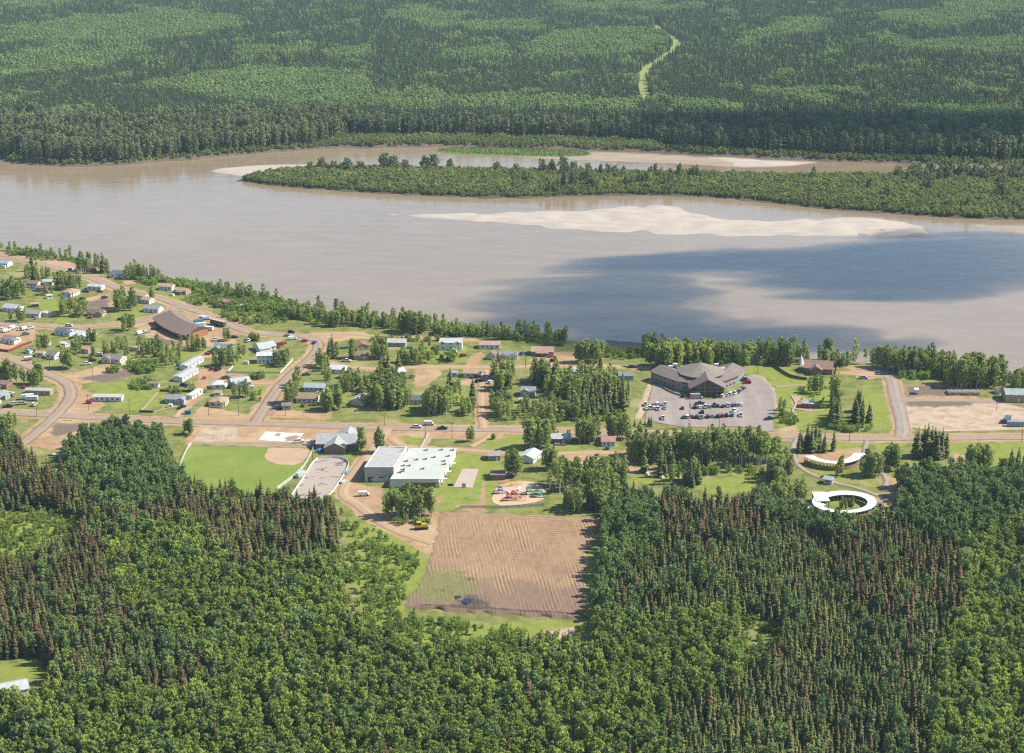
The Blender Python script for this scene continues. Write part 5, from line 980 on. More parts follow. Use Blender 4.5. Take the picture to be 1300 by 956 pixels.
def bin_(px, py, col, L, W, H, rot, label, name='dumpster', cat='dumpster'):
    p = at(px, py); t = thing(name, label, cat, (p[0], p[1], .12), R(rot)); m = MB(); m.add([(-L/2+.2,-W/2,.1),(L/2-.2,-W/2,.1),(L/2-.2,W/2,.1),(-L/2+.2,W/2,.1),(-L/2,-W/2-.1,H),(L/2,-W/2-.1,H),(L/2,W/2+.1,H),(-L/2,W/2+.1,H)], [(3,2,1,0),(4,5,6,7),(0,1,5,4),(1,2,6,5),(2,3,7,6),(3,0,4,7)]); m.obj('body', paint(col, .5), t)
    m = MB(); m.box(-L/2-.05, L/2+.05, -W/2-.15, W/2+.15, H, H+.14); m.obj('lid', paint(tuple(v*.7+.03 for v in col), .6), t)
    for x in np.linspace(-L/2+.5, L/2-.5, max(2, int(L/1.2))): m = MB(); m.box(x-.06, x+.06, -W/2-.16, -W/2-.02, .3, H-.1); m.obj('rib', paint(tuple(v*.8 for v in col), .5), t)
    FOOT.append((p[0], p[1], L/2, t.name))
bin_(238.7,525.3,(.04,.22,.34),3.5,2,1.7,0,'blue dumpster beside the main road below the blue grey house'); bin_(1289,541,(.30,.35,.40),9,2.6,2.6,-4,'grey blue container on the pale yard at the right','container','container'); bin_(1278,535.5,(.10,.14,.19),8,2.6,2.4,62,'dark blue container standing askew beside the grey one','container','container')
bin_(252,408.6,(.03,.28,.50),6.5,2.2,1.3,35,'boat under a blue tarp above the curved lodge','covered_boat','boat'); bin_(645.2,512,(.02,.16,.55),3,2.5,1.6,10,'bright blue tarp covered stack in the wood by the main road','tarp_stack','stack'); bin_(401.5,567.5,(.05,.35,.48),2.5,2,1.8,20,'light blue covered playhouse behind the ball field corner','playhouse','playhouse'); bin_(405.5,573.5,(.05,.25,.55),3,1.5,1.2,60,'blue and white bench stack at the ball field corner','bench_stack','stack')
bin_(393,564.5,(.75,.75,.75),3.2,2.4,2.2,10,'white dugout box at the corner of the ball field','dugout','dugout'); bin_(382,605,(.70,.72,.72),5.5,2,2.2,52,'white players bench shelter beside the rink boards','bench_shelter','shelter'); bin_(440,601,(.25,.55,.62),3,1.6,1.2,55,'turquoise bleacher beside the right rink boards','bleacher','bleacher'); bin_(436,613,(.75,.75,.75),3.4,1.6,1.0,45,'white bleacher beside the lower right rink boards','bleacher','bleacher'); bin_(437,442,(.02,.30,.24),5,2.5,1.0,10,'teal tarp stack on the lawn by the road bend spruces','tarp_stack','stack'); bin_(1117,643,(.03,.30,.55),1.6,1.6,1.6,0,'blue water barrel right of the oval arbour','water_barrel','barrel'); bin_(1147,640.5,(.03,.30,.55),1.6,1.6,1.6,0,'blue water barrel at the forest edge right of the arbour','water_barrel','barrel')
# small boxes and sheds that clutter the yards
_yard = [o for o in C.objects if o.name.split('.')[0] in ('house', 'mobile_home') and o.get('label')]
for i, h in enumerate(_yard):
    if i % 3 == 2: continue
    wds = [w_.strip(',') for w_ in h['label'].split()[:10]]
    while wds[-1] in ('with', 'the', 'a', 'and', 'of', 'in', 'on', 'by', 'to', 'at', 'beside', 'behind', 'below', 'above', 'right', 'left', 'off', 'from', 'its', 'beyond', 'almost', 'half', 'inside', 'near', 'white'): wds.pop()
    cn, cc = random.choice([('white', (.74, .74, .72)), ('white', (.74, .74, .72)), ('grey', (.35, .36, .37)), ('blue', (.06, .2, .42)), ('brown', (.22, .15, .1)), ('red', (.36, .06, .05))])
    a = random.uniform(3.6, 6.0); d = random.uniform(10, 13.5); x = h.location.x + math.cos(a)*d; y = h.location.y + math.sin(a)*d*.8; L = random.uniform(1.6, 3.2); W = random.uniform(1.3, 2.2); H = random.uniform(1.0, 2.1)
    t = thing('yard_box', 'small %s yard box near %s' % (cn, ' '.join(wds)), 'storage box', (x, y, .05), random.uniform(-.6, .6), 'small boxes in the yards')
    m = MB(); m.box(-L/2, L/2, -W/2, W/2, 0, H); m.obj('body', paint(cc, .6), t)
    m = MB(); m.xprism([(-W/2-.12, H), (W/2+.12, H), (0, H+.4)], -L/2-.12, L/2+.12); m.obj('lid', paint(tuple(v*.75 for v in cc), .6), t)
    FOOT.append((x, y, 1.8, t.name))
# log pile
p = at(1222, 500); t = thing('log_pile', 'long pale pile of stacked logs on the dark dirt yard', 'log pile', (p[0], p[1], 0), R(-2)); lm = MB(); lm.cyl((0,-3,0),(0,3,0),.32,.26,7); lme = lm.mesh('log', simple('cut_log', (.48,.42,.36), (.30,.25,.21), 1.5))
for i in range(24):
    for k in range(3): link('log', lme, t, (-9 + i*.66*1.15 + random.uniform(-.1, .1) + k*.3, random.uniform(-.4, .4), .35 + k*.58))
# boulders and stumps left by the clearing work, rubble by the forest road
for i, (x, y) in enumerate(((1128,596),(1224,586),(835,602),(828,606),(840,607),(822,603))):
    p = at(x, y); m = MB(); g = np.random.default_rng(i); n = 8; rr = g.uniform(.8, 1.6)
    m.add([(rr*g.uniform(.8,1.2)*math.cos(6.28*j/n), rr*g.uniform(.8,1.2)*math.sin(6.28*j/n), -.1) for j in range(n)] + [(rr*.7*g.uniform(.7,1.2)*math.cos(6.28*j/n), rr*.7*g.uniform(.7,1.2)*math.sin(6.28*j/n), rr*g.uniform(.6,.9)) for j in range(n)], [(j, (j+1) % n, n+(j+1) % n, n+j) for j in range(n)] + [tuple(range(n, 2*n))])
    o = m.obj('boulder', simple('pale_rock', (.55,.52,.47), (.4,.37,.33), 1)); o.location = (p[0], p[1], 0); o['label'] = 'pale boulder ' + ('near the right forest edge' if x > 1000 else 'among pale stones in the clearing below the aspen belt'); o['category'] = 'boulder'; o['group'] = 'pale boulders'

# ------------------------------------------------------------------ tree prototypes (1 unit = 1 metre at full size)
def spray_mesh(name, mat, co_list, smooth=False):
    co = np.array(co_list).reshape(-1, 3); k = len(co)//4
    return np_mesh(name, co, np.arange(k*4).reshape(k, 4), mat, smooth)
def conifer(name, mat, h, rad, whorls, per, seed, top_thin=.0, core=True):
    g = np.random.default_rng(seed); Q = []
    for i in range(whorls):
        f = i/(whorls-1); z = h*(.10 + .88*f**.92); r = rad*((1-f)**.75*(.92 if f > .12 else .75)+.06)*g.uniform(.75, 1.12)
        if top_thin and .45 < f < .8: r *= 1-top_thin
        n = max(3, int(round(per*(.55+.45*(1-f))))); a0 = g.uniform(0, 6.28)
        for j in range(n):
            if g.random() < .10: continue
            a = a0 + 6.2832*j/n + g.normal(0, .22); rr = r*g.uniform(.72, 1.2); c, s = math.cos(a), math.sin(a); wd = rr*g.uniform(.48, .72)+.14
            dr = rr*g.uniform(.30, .62); zz = z + g.normal(0, .02*h)
            b = np.array((c*.08, s*.08, zz+.12*rr)); tip = np.array((c*rr, s*rr, zz-dr)); mid = b*.35+tip*.65; sd = np.array((-s, c, 0))*wd
            Q.append([b, mid-sd+np.array((0, 0, -.12*rr)), tip, mid+sd+np.array((0, 0, -.12*rr))])
    for j in range(3):
        a = j*1.05; c, s = math.cos(a)*.16, math.sin(a)*.16; Q.append([(-c, -s, h*.93), (c, s, h*.93), (c*.1, s*.1, h*1.0), (-c*.1, -s*.1, h*1.0)])
    if core:
        for j in range(4):
            a = .785*j; c, s = math.cos(a)*rad*.5, math.sin(a)*rad*.5; Q.append([(-c, -s, h*.14), (c, s, h*.14), (c*.06, s*.06, h*.9), (-c*.06, -s*.06, h*.9)])
    return spray_mesh(name, mat, Q)
def leafy(name, mat, h, rx, low, clumps, per, leaf, seed, sharp=.5):
    """crown of small leaf sprays in clumps, from LOW*h up to h, widest at about the middle, with gaps between clumps"""
    g = np.random.default_rng(seed); Q = []; bend = g.normal(0, .12*rx, 2)
    for i in range(clumps):
        f = (i + g.uniform(.1, .9))/clumps; z = h*(low + (1-low)*f*.95); prof = math.sin(math.pi*min(1, .13 + .80*f))**sharp
        a = 2.4*i + g.uniform(-.6, .6); rr = rx*prof*g.uniform(.30, .85); c = np.array((math.cos(a)*rr + bend[0]*f, math.sin(a)*rr + bend[1]*f, z)); cr = rx*g.uniform(.34, .52)*(.6 + .5*prof)
        for j in range(per):
            d = g.normal(size=3); d /= np.linalg.norm(d); d[2] = d[2]*.85 + .12
            p = c + d*cr*g.uniform(.7, 1.1); nrm = d + g.normal(0, .5, 3); nrm /= np.linalg.norm(nrm); u = np.cross(nrm, g.normal(size=3)); u /= np.linalg.norm(u); w_ = np.cross(nrm, u); s = leaf*g.uniform(.55, 1.3)
            Q.append([p-u*s*.5-w_*s*.35, p+u*s*.5-w_*s*.5, p+u*s*.45+w_*s*.5, p-u*s*.55+w_*s*.3])
    return spray_mesh(name, mat, Q)
def trunk_mesh(name, mat, h, r, limbs, seed, lean=.03):
    g = np.random.default_rng(seed); m = MB(); x, y = g.normal(0, lean*h, 2); top = (x, y, h)
    m.cyl((0, 0, -.3), (x*.4, y*.4, h*.45), r, r*.72, 6); m.cyl((x*.4, y*.4, h*.45), top, r*.72, r*.12, 5)
    for i in range(limbs):
        f = g.uniform(.38, .85); a = g.uniform(0, 6.28); L = h*g.uniform(.12, .24)*(1.2-f*.6); b = (x*f, y*f, h*f)
        m.cyl(b, (b[0]+math.cos(a)*L, b[1]+math.sin(a)*L, b[2]+L*.8), r*.35*(1.2-f), r*.06, 4)
    return m.mesh(name, mat)
def joined(crown, trunk):
    me = bpy.data.meshes.new('tree'); nv = len(crown.vertices); V = [v.co[:] for v in crown.vertices] + [v.co[:] for v in trunk.vertices]
    Fs = [tuple(p.vertices) for p in crown.polygons] + [tuple(i+nv for i in p.vertices) for p in trunk.polygons]
    me.from_pydata(V, [], Fs); me.materials.append(crown.materials[0]); me.materials.append(trunk.materials[0])
    me.polygons.foreach_set('material_index', [0]*len(crown.polygons)+[1]*len(trunk.polygons)); me.update(); return me
KIND = {}                                        # kind -> list of (crown mesh, trunk mesh, joined mesh, height)
def kind(name, items): KIND[name] = [(c, t, joined(c, t), h) for c, t, h in items]
kind('spruce', [(conifer('crown', M_SPR, h, r, wv, 7, 10+i, tt), trunk_mesh('trunk', M_BARK, h*.9, .14, 0, i, .0), h) for i, (h, r, wv, tt) in enumerate([(11, 2.0, 20, 0), (9.5, 1.75, 18, .1), (12, 2.25, 22, 0), (10, 1.6, 19, .12), (8, 1.7, 16, 0)])])
kind('brown', [(conifer('crown', M_BRN, h, r, wv, 7, 30+i, tt), trunk_mesh('trunk', M_BARK, h*.9, .14, 0, i, .0), h) for i, (h, r, wv, tt) in enumerate([(12.5, 2.05, 20, .0), (11, 1.8, 19, .08), (13, 2.2, 22, .0)])])
def dec(nm, mat, bark, specs, clumps, per, leaf, seed, low, limbs, r): kind(nm, [(leafy('crown', mat, h, rx, low, clumps, per, leaf, seed+i), trunk_mesh('trunk', bark, h*.86, r, limbs, i), h) for i, (h, rx) in enumerate(specs)])
dec('aspen', M_ASP, M_WBARK, [(10, 1.7), (11, 1.55), (9, 1.8), (10.5, 2.0), (8, 1.5)], 15, 22, .58, 50, .36, 5, .13)
dec('darkaspen', M_ASPD, M_WBARK, [(11, 1.9), (12, 1.7), (10, 2.1), (9, 1.6)], 16, 22, .62, 60, .28, 5, .14)
dec('poplar', M_POP, M_WBARK, [(11.5, 1.9), (12.5, 1.6), (10.5, 2.1), (13, 1.9)], 18, 24, .60, 70, .20, 6, .15)
dec('slender', M_POP, M_WBARK, [(13, 1.7), (14.5, 1.5), (11.5, 1.9)], 14, 22, .58, 80, .42, 7, .16)
dec('shrub', M_SHR, M_BARK, [(3, 1.7), (2.5, 1.4), (3.8, 1.6)], 8, 18, .48, 90, .12, 4, .06)
dec('willow', M_WIL, M_BARK, [(10, 4.0), (12, 3.8)], 22, 30, .85, 100, .10, 6, .25)
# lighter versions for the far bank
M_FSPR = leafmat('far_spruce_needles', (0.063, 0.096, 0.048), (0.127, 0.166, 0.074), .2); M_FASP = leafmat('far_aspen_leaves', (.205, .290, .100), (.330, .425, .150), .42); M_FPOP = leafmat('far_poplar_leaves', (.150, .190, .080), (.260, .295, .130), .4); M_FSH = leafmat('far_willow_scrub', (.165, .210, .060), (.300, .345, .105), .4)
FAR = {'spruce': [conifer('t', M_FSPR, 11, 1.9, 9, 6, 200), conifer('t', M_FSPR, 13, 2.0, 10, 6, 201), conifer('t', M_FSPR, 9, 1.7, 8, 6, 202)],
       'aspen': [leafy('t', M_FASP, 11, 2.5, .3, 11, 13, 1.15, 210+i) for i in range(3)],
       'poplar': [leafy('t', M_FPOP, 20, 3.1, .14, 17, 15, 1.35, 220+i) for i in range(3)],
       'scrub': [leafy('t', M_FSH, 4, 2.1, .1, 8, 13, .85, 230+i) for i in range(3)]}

# ------------------------------------------------------------------ a mass of trees as one object
def mass(name, protos, pts, idx, scl, label=None):
    """PTS (n,3) with prototype index and scale each, instanced as one countless wood"""
    col = bpy.data.collections.new(name + '_kinds')
    for i, me in enumerate(protos): col.objects.link(bpy.data.objects.new('kind_%02d' % i, me))
    me = bpy.data.meshes.new(name); me.vertices.add(len(pts)); me.vertices.foreach_set('co', np.asarray(pts, np.float32).ravel())
    for nme, arr, ty in (('idx', idx, 'INT'), ('scl', scl, 'FLOAT'), ('rot', rng.uniform(0, 6.28, len(pts)), 'FLOAT')):
        a = me.attributes.new(nme, ty, 'POINT'); a.data.foreach_set('value', np.asarray(arr, np.int32 if ty == 'INT' else np.float32))
    o = link(name, me); o['kind'] = 'stuff'
    ng = bpy.data.node_groups.new(name, 'GeometryNodeTree'); ng.interface.new_socket('Geometry', in_out='INPUT', socket_type='NodeSocketGeometry'); ng.interface.new_socket('Geometry', in_out='OUTPUT', socket_type='NodeSocketGeometry')
    N = lambda t: ng.nodes.new(t); gi, go, ip, ci = N('NodeGroupInput'), N('NodeGroupOutput'), N('GeometryNodeInstanceOnPoints'), N('GeometryNodeCollectionInfo')
    ci.inputs['Collection'].default_value = col; ci.inputs['Separate Children'].default_value = True; ci.inputs['Reset Children'].default_value = True
    def na(nm, ty): x = N('GeometryNodeInputNamedAttribute'); x.data_type = ty; x.inputs['Name'].default_value = nm; return x.outputs['Attribute']
    cx = N('ShaderNodeCombineXYZ'); e2r = N('FunctionNodeEulerToRotation'); L = ng.links.new
    L(gi.outputs[0], ip.inputs['Points']); L(ci.outputs[0], ip.inputs['Instance']); ip.inputs['Pick Instance'].default_value = True
    L(na('idx', 'INT'), ip.inputs['Instance Index']); L(na('rot', 'FLOAT'), cx.inputs[2]); L(cx.outputs[0], e2r.inputs[0]); L(e2r.outputs[0], ip.inputs['Rotation']); L(na('scl', 'FLOAT'), ip.inputs['Scale'])
    L(ip.outputs[0], go.inputs[0]); md = o.modifiers.new('scatter', 'NODES'); md.node_group = ng; return o
def jitter_grid(x0, x1, y0, y1, sp):
    X, Y = np.meshgrid(np.arange(x0, x1, sp), np.arange(y0, y1, sp*.9)); X[1::2] += sp/2
    X = X.ravel() + rng.uniform(-.42, .42, X.size)*sp; Y = Y.ravel() + rng.uniform(-.42, .42, Y.size)*sp; return X, Y
def anyin(px, py, polys):
    r = np.zeros(len(px), bool)
    for p in polys: r |= inside(px, py, p)
    return r

# far bank forest
FASP = [[(0,30),(104,20),(208,10),(300,18),(300,33),(240,45),(175,55),(70,50),(0,55)], [(0,68),(70,56),(150,57),(200,60),(170,70),(105,90),(0,97)], [(176,107),(242,92),(312,84),(415,86),(470,90),(472,115),(430,128),(345,128),(242,116)],
 [(480,15),(538,7),(590,17),(587,31),(550,33)], [(587,31),(615,22),(687,26),(677,36),(594,38)], [(663,55),(705,38),(774,31),(843,38),(850,52),(808,66),(711,69),(663,66)], [(566,64),(642,57),(649,71),(573,73)], [(424,59),(473,55),(469,69),(421,69)],
 [(400,118),(594,116),(815,125),(815,138),(642,140),(400,134)], [(940,38),(1016,21),(1065,24),(1044,38),(954,48)], [(1113,14),(1248,10),(1265,24),(1196,35),(1110,21)], [(1103,45),(1196,48),(1300,43),(1300,66),(1196,62),(1106,52)],
 [(947,112),(1006,109),(1092,112),(1090,121),(960,121)], [(1161,133),(1300,130),(1300,145),(1161,147)], [(850,124),(930,128),(940,140),(850,136)], [(700,0),(860,2),(900,12),(720,10)], [(300,60),(400,54),(395,62),(300,70)], [(-40,0),(100,-2),(60,6),(-40,9)], [(1190,0),(1340,-5),(1340,12),(1220,14)],
 [(230,160),(330,140),(420,150),(430,172),(240,190)]]
X, Y = jitter_grid(-1500, 1500, 1500, 2350, 4.3); X2, Y2 = jitter_grid(-1500, 1500, 2350, 4350, 6.0); X = np.r_[X, X2]; Y = np.r_[Y, Y2]
ok = (np.abs(X) < .36*Y + 120) & (Y > yshore(X) + 5); X = X[ok]; Y = Y[ok]
cd = cut_d(X, Y); ok = cd > 7.5 + 3*wnoise(X, Y, 40, 7); X = X[ok]; Y = Y[ok]
Z = far_z(X, Y); px, py = proj(X, Y, Z+9); d = Y - yshore(X)
n1 = wnoise(X, Y*.75, 150, 3); n2 = wnoise(X, Y, 45, 11)
wob = (px + 10*wnoise(X, Y, 120, 17), py + 3.5*wnoise(X, Y, 160, 23))
asp = anyin(*wob, FASP) | (n1 + .5*n2 > 1.05)
pine = rng.random(len(X)) < .12
typ = np.where(asp ^ (pine & (rng.random(len(X)) < .5)), 1, 0)
bankw = np.interp(px, [-200, 430, 470, 640, 900, 1400], [230, 210, 70, 90, 150, 170]) + 25*wnoise(X, Y*0, 130, 5)
river = (d < bankw)
popn = np.clip(np.interp(px, [-100, 400, 520, 650, 1400], [.92, .92, .75, .62, .55]) + .35*n1, 0, .97)
typ = np.where(river, np.where(rng.random(len(X)) < popn, 2, 0), typ)
scr = (d < np.interp(px, [-200, 400, 440, 800, 860, 1400], [9, 12, 62, 55, 22, 16])) | (river & (rng.random(len(X)) < .1))
typ = np.where(scr, 3, typ)
keep = ~((typ == 2) & (rng.random(len(X)) < .45)); X, Y, Z, typ, d, n1, n2, px, py = [a[keep] for a in (X, Y, Z, typ, d, n1, n2, px, py)]
sc = rng.uniform(.75, 1.15, len(X))*np.choose(typ, [1.12 + .12*n2, .95 + .1*n1, 1.02 + .2*n2, 1.0 + .2*n2])
sc = np.where((typ == 0) & (d < 160), sc*1.65, sc); sc = np.where((typ == 2) & (px < 430), sc*.92, sc)
protos = FAR['spruce'] + FAR['aspen'] + FAR['poplar'] + FAR['scrub']
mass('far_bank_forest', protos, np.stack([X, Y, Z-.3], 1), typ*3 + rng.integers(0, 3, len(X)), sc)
print('far trees', len(X))
# island thicket
lo = IS1.min(0); hi = IS1.max(0); X, Y = jitter_grid(max(lo[0], -640), min(hi[0], 800), lo[1], hi[1], 2.7); sd = sdf(X, Y, IS1); ok = (sd > 3.5) & (np.abs(X) < .38*Y+80); X = X[ok]; Y = Y[ok]; sd = sd[ok]
px, py = proj(X, Y, -3+0*X); n1 = wnoise(X, Y, 60, 5); n2 = wnoise(X, Y, 22, 15)
tall = (sd > 8) & (n1 + .5*n2 + np.interp(px, [300, 640, 700, 850, 900, 1120, 1180, 1400], [-1.6, -.9, .0, .1, -1.2, -1.0, .5, .8])*1.0 + np.where((px > 1130) & (py > 232), -1.4, 0) > .55)
thin = tall & (rng.random(len(X)) < .55); X, Y, sd, px, n1, n2, tall = [a[~thin] for a in (X, Y, sd, px, n1, n2, tall)]
grow = np.clip(.45 + sd/26, .4, 1.15)
mass('island_thicket', FAR['scrub'] + FAR['poplar'], np.stack([X, Y, -4.2+0*X], 1), np.where(tall, 3, 0) + rng.integers(0, 3, len(X)), rng.uniform(.7, 1.2, len(X))*np.where(tall, .50 + .12*n2, 1.12 + .25*n2)*grow)
print('island', len(X))
X, Y = jitter_grid(GB[:, 0].min(), GB[:, 0].max(), GB[:, 1].min(), GB[:, 1].max(), 2.6); sd = sdf(X, Y, GB); ok = sd > 2; X = X[ok]; Y = Y[ok]
mass('reed_clumps', FAR['scrub'], np.stack([X, Y, -4.9+0*X], 1), rng.integers(0, 3, len(X)), rng.uniform(.22, .42, len(X)))

# ------------------------------------------------------------------ near forest and village trees: placements gathered first, then the largest become objects
PL = []                                          # (kind, x, y, scale, place)
X, Y = jitter_grid(-340, 340, 455, 930, 2.65)
px, py = proj(X, Y, 0*X); yl = np.interp(px, *zip(*FORESTFLOOR_Y)) + 4*wnoise(X, Y, 22, 5)
brush_ok = anyin(px, py, BRUSH) & ~inside(px, py, [(556,650),(764,655),(741,790),(509,774)])
clear = np.ones(len(X), bool)
for f in FOOT:
    if f[1] < 960: clear &= np.hypot(X-f[0], Y-f[1]-(-5 if f[2] > 4 else 0)) > f[2] + 4
ok = ((py > yl) | brush_ok) & clear & ~inside(px, py, GLADE) & (np.abs(X) < .302*np.hypot(Y, 0)+45); X, Y, px, py, = X[ok], Y[ok], px[ok], py[ok]
cx_, cy_ = proj(X, Y, 7+0*X)
LIGHT = [[(120,648),(150,668),(240,660),(300,720),(420,700),(470,690),(500,790),(640,815),(745,830),(760,990),(300,1000),(275,850),(205,800),(150,760)], [(1215,690),(1320,640),(1320,1000),(1180,1000),(1190,830),(1225,760)], [(790,790),(930,770),(960,830),(920,880),(800,880)], [(0,880),(120,870),(330,860),(330,1000),(0,1000)], [(750,760),(830,790),(860,1000),(745,1000)],
  [(640,830),(700,850),(700,1000),(600,1000)]]
DARKASP = [[(75,540),(235,530),(245,600),(205,640),(150,655),(110,640),(85,600)], [(1120,560),(1330,580),(1330,690),(1215,690),(1160,660),(1115,640)], [(300,790),(470,720),(530,800),(600,830),(560,960),(330,900)], [(960,610),(1060,600),(1075,665),(1100,690),(960,650)], [(760,630),(830,620),(840,680),(775,740),(760,800),(745,790),(750,690)]]
BROWN = [[(0,575),(140,590),(215,600),(220,640),(205,700),(120,690),(0,660)], [(90,660),(200,690),(210,780),(150,790),(100,760),(60,740)], [(-20,700),(50,720),(70,830),(0,820)], [(285,770),(330,745),(420,780),(440,1000),(310,1000)], [(195,615),(270,640),(290,690),(215,690)]]
BROWNISH = [[(640,835),(760,835),(760,900),(640,900)], [(820,640),(960,635),(1000,670),(900,690),(820,680)], [(1050,670),(1200,660),(1240,760),(1120,790),(1060,720)], [(270,645),(445,645),(470,740),(290,720)]]
inB2 = anyin(cx_, cy_, BROWNISH)
n1 = wnoise(X, Y, 40, 5); n2 = wnoise(X, Y, 16, 15); u = rng.random(len(X))
inL = anyin(cx_, cy_, LIGHT); inD = anyin(cx_, cy_, DARKASP); inB = anyin(cx_, cy_, BROWN); inS = anyin(px, py, BRUSH)
for i in range(len(X)):
    x, y = X[i], Y[i]; v = u[i]; nn_ = n1[i] + .6*n2[i]
    if inS[i]:
        if v < .55 + .3*nn_: PL.append(('shrub', x, y, rng.uniform(.4, 1.15), 'brush'))
        elif v > .965: PL.append(('aspen', x, y, rng.uniform(.4, .65), 'brush'))
        continue
    if inL[i]:
        k = ('aspen' if nn_ < .9 and v > .14 else 'darkaspen') if v < .94 or nn_ < .5 else 'brown'
        if k == 'aspen' and rng.random() < .06: continue
    elif inD[i]: k = 'darkaspen' if v < .93 else 'spruce'
    elif inB[i]: k = 'brown' if nn_ > -.6 and v < .52 else ('spruce' if v < .90 else 'darkaspen')
    elif inB2[i]: k = 'brown' if v < .28 + .2*nn_ else ('spruce' if v < .93 else 'darkaspen')
    elif px[i] > 745: k = 'spruce' if v < .86 else ('brown' if v < .90 else 'darkaspen')
    else: k = 'spruce' if v < .45 else ('brown' if v < .60 else ('darkaspen' if v < .9 else 'aspen'))
    if nn_ > 1.3 and not inL[i] and v > .3: k = 'darkaspen'
    if k in ('aspen', 'darkaspen') and rng.random() < .12: continue
    if n2[i] < -1.35 and v < .6: continue
    PL.append((k, x, y, rng.triangular(.55, .95, 1.28)*(1.0 + .12*n1[i])*(.86 if k == 'spruce' and px[i] > 745 else 1), 'forest'))
def clump(kinds, cx, cy, rx, ry, n, place, h=1.0):
    """n plants of the listed kinds in an ellipse of photo pixels"""
    n = int(n*1.2)
    for i in range(n):
        for _ in range(6):
            a = random.uniform(0, 6.283); r = math.sqrt(random.random()); p = at(cx + rx*r*math.cos(a), cy + ry*r*math.sin(a))
            if not blocked(p[0], p[1]): PL.append((random.choice(kinds), p[0], p[1], h*random.uniform(.78, 1.15), place)); break
_fp = np.array([(f[0], f[1], f[2]) for f in FOOT]); _rc = np.concatenate([np.c_[c, np.full(len(c), wd/2+1.0)] for c, wd in ROADS])
def blocked(x, y):
    return y > ycrest(x) + .5 or bool((np.hypot(_fp[:, 0]-x, _fp[:, 1]-y) < _fp[:, 2]+.5).any() or (np.hypot(_rc[:, 0]-x, _rc[:, 1]-y) < _rc[:, 2]).any())
P_, S_, B_, N_, A_ = ['poplar'], ['spruce'], ['shrub'], ['slender'], ['poplar', 'slender']
_cl = smooth_line(CREST, 12); _cp = np.array(proj(_cl[:, 0], _cl[:, 1], 0*_cl[:, 0])).T
def along(kinds, x0, x1, n, d0, d1, place, h=1.0):
    q = _cl[(_cp[:, 0] > x0) & (_cp[:, 0] < x1)]
    for i in range(n):
        f = random.random()*(len(q)-1.001); k = int(f); p = q[k] + (q[k+1]-q[k])*(f-k); y = p[1] - random.uniform(d0, d1)
        if not blocked(p[0], y): PL.append((random.choice(kinds), p[0], y, h*random.uniform(.7, 1.2), place))
along(['shrub','shrub','shrub','shrub','shrub','poplar'], -60, 240, 120, 0, 9, 'along the river bank at top left', .75); along(B_, 220, 420, 240, 0, 26, 'along the green river bank', 1.15); along(['shrub']*7 + ['poplar'], 300, 720, 380, 0, 18, 'along the river bank', .95)
along(['poplar','poplar','shrub'], 812, 1005, 95, 3, 22, 'behind the great lodge', 1.05); along(['shrub','poplar','shrub'], 1000, 1080, 40, 2, 14, 'above the river by the heritage hall', .8); along(['poplar','slender','shrub'], 1075, 1210, 110, 2, 20, 'along the river at the right', 1.0); along(['poplar','shrub'], 1190, 1330, 60, 2, 22, 'along the river at the right', 1.0)
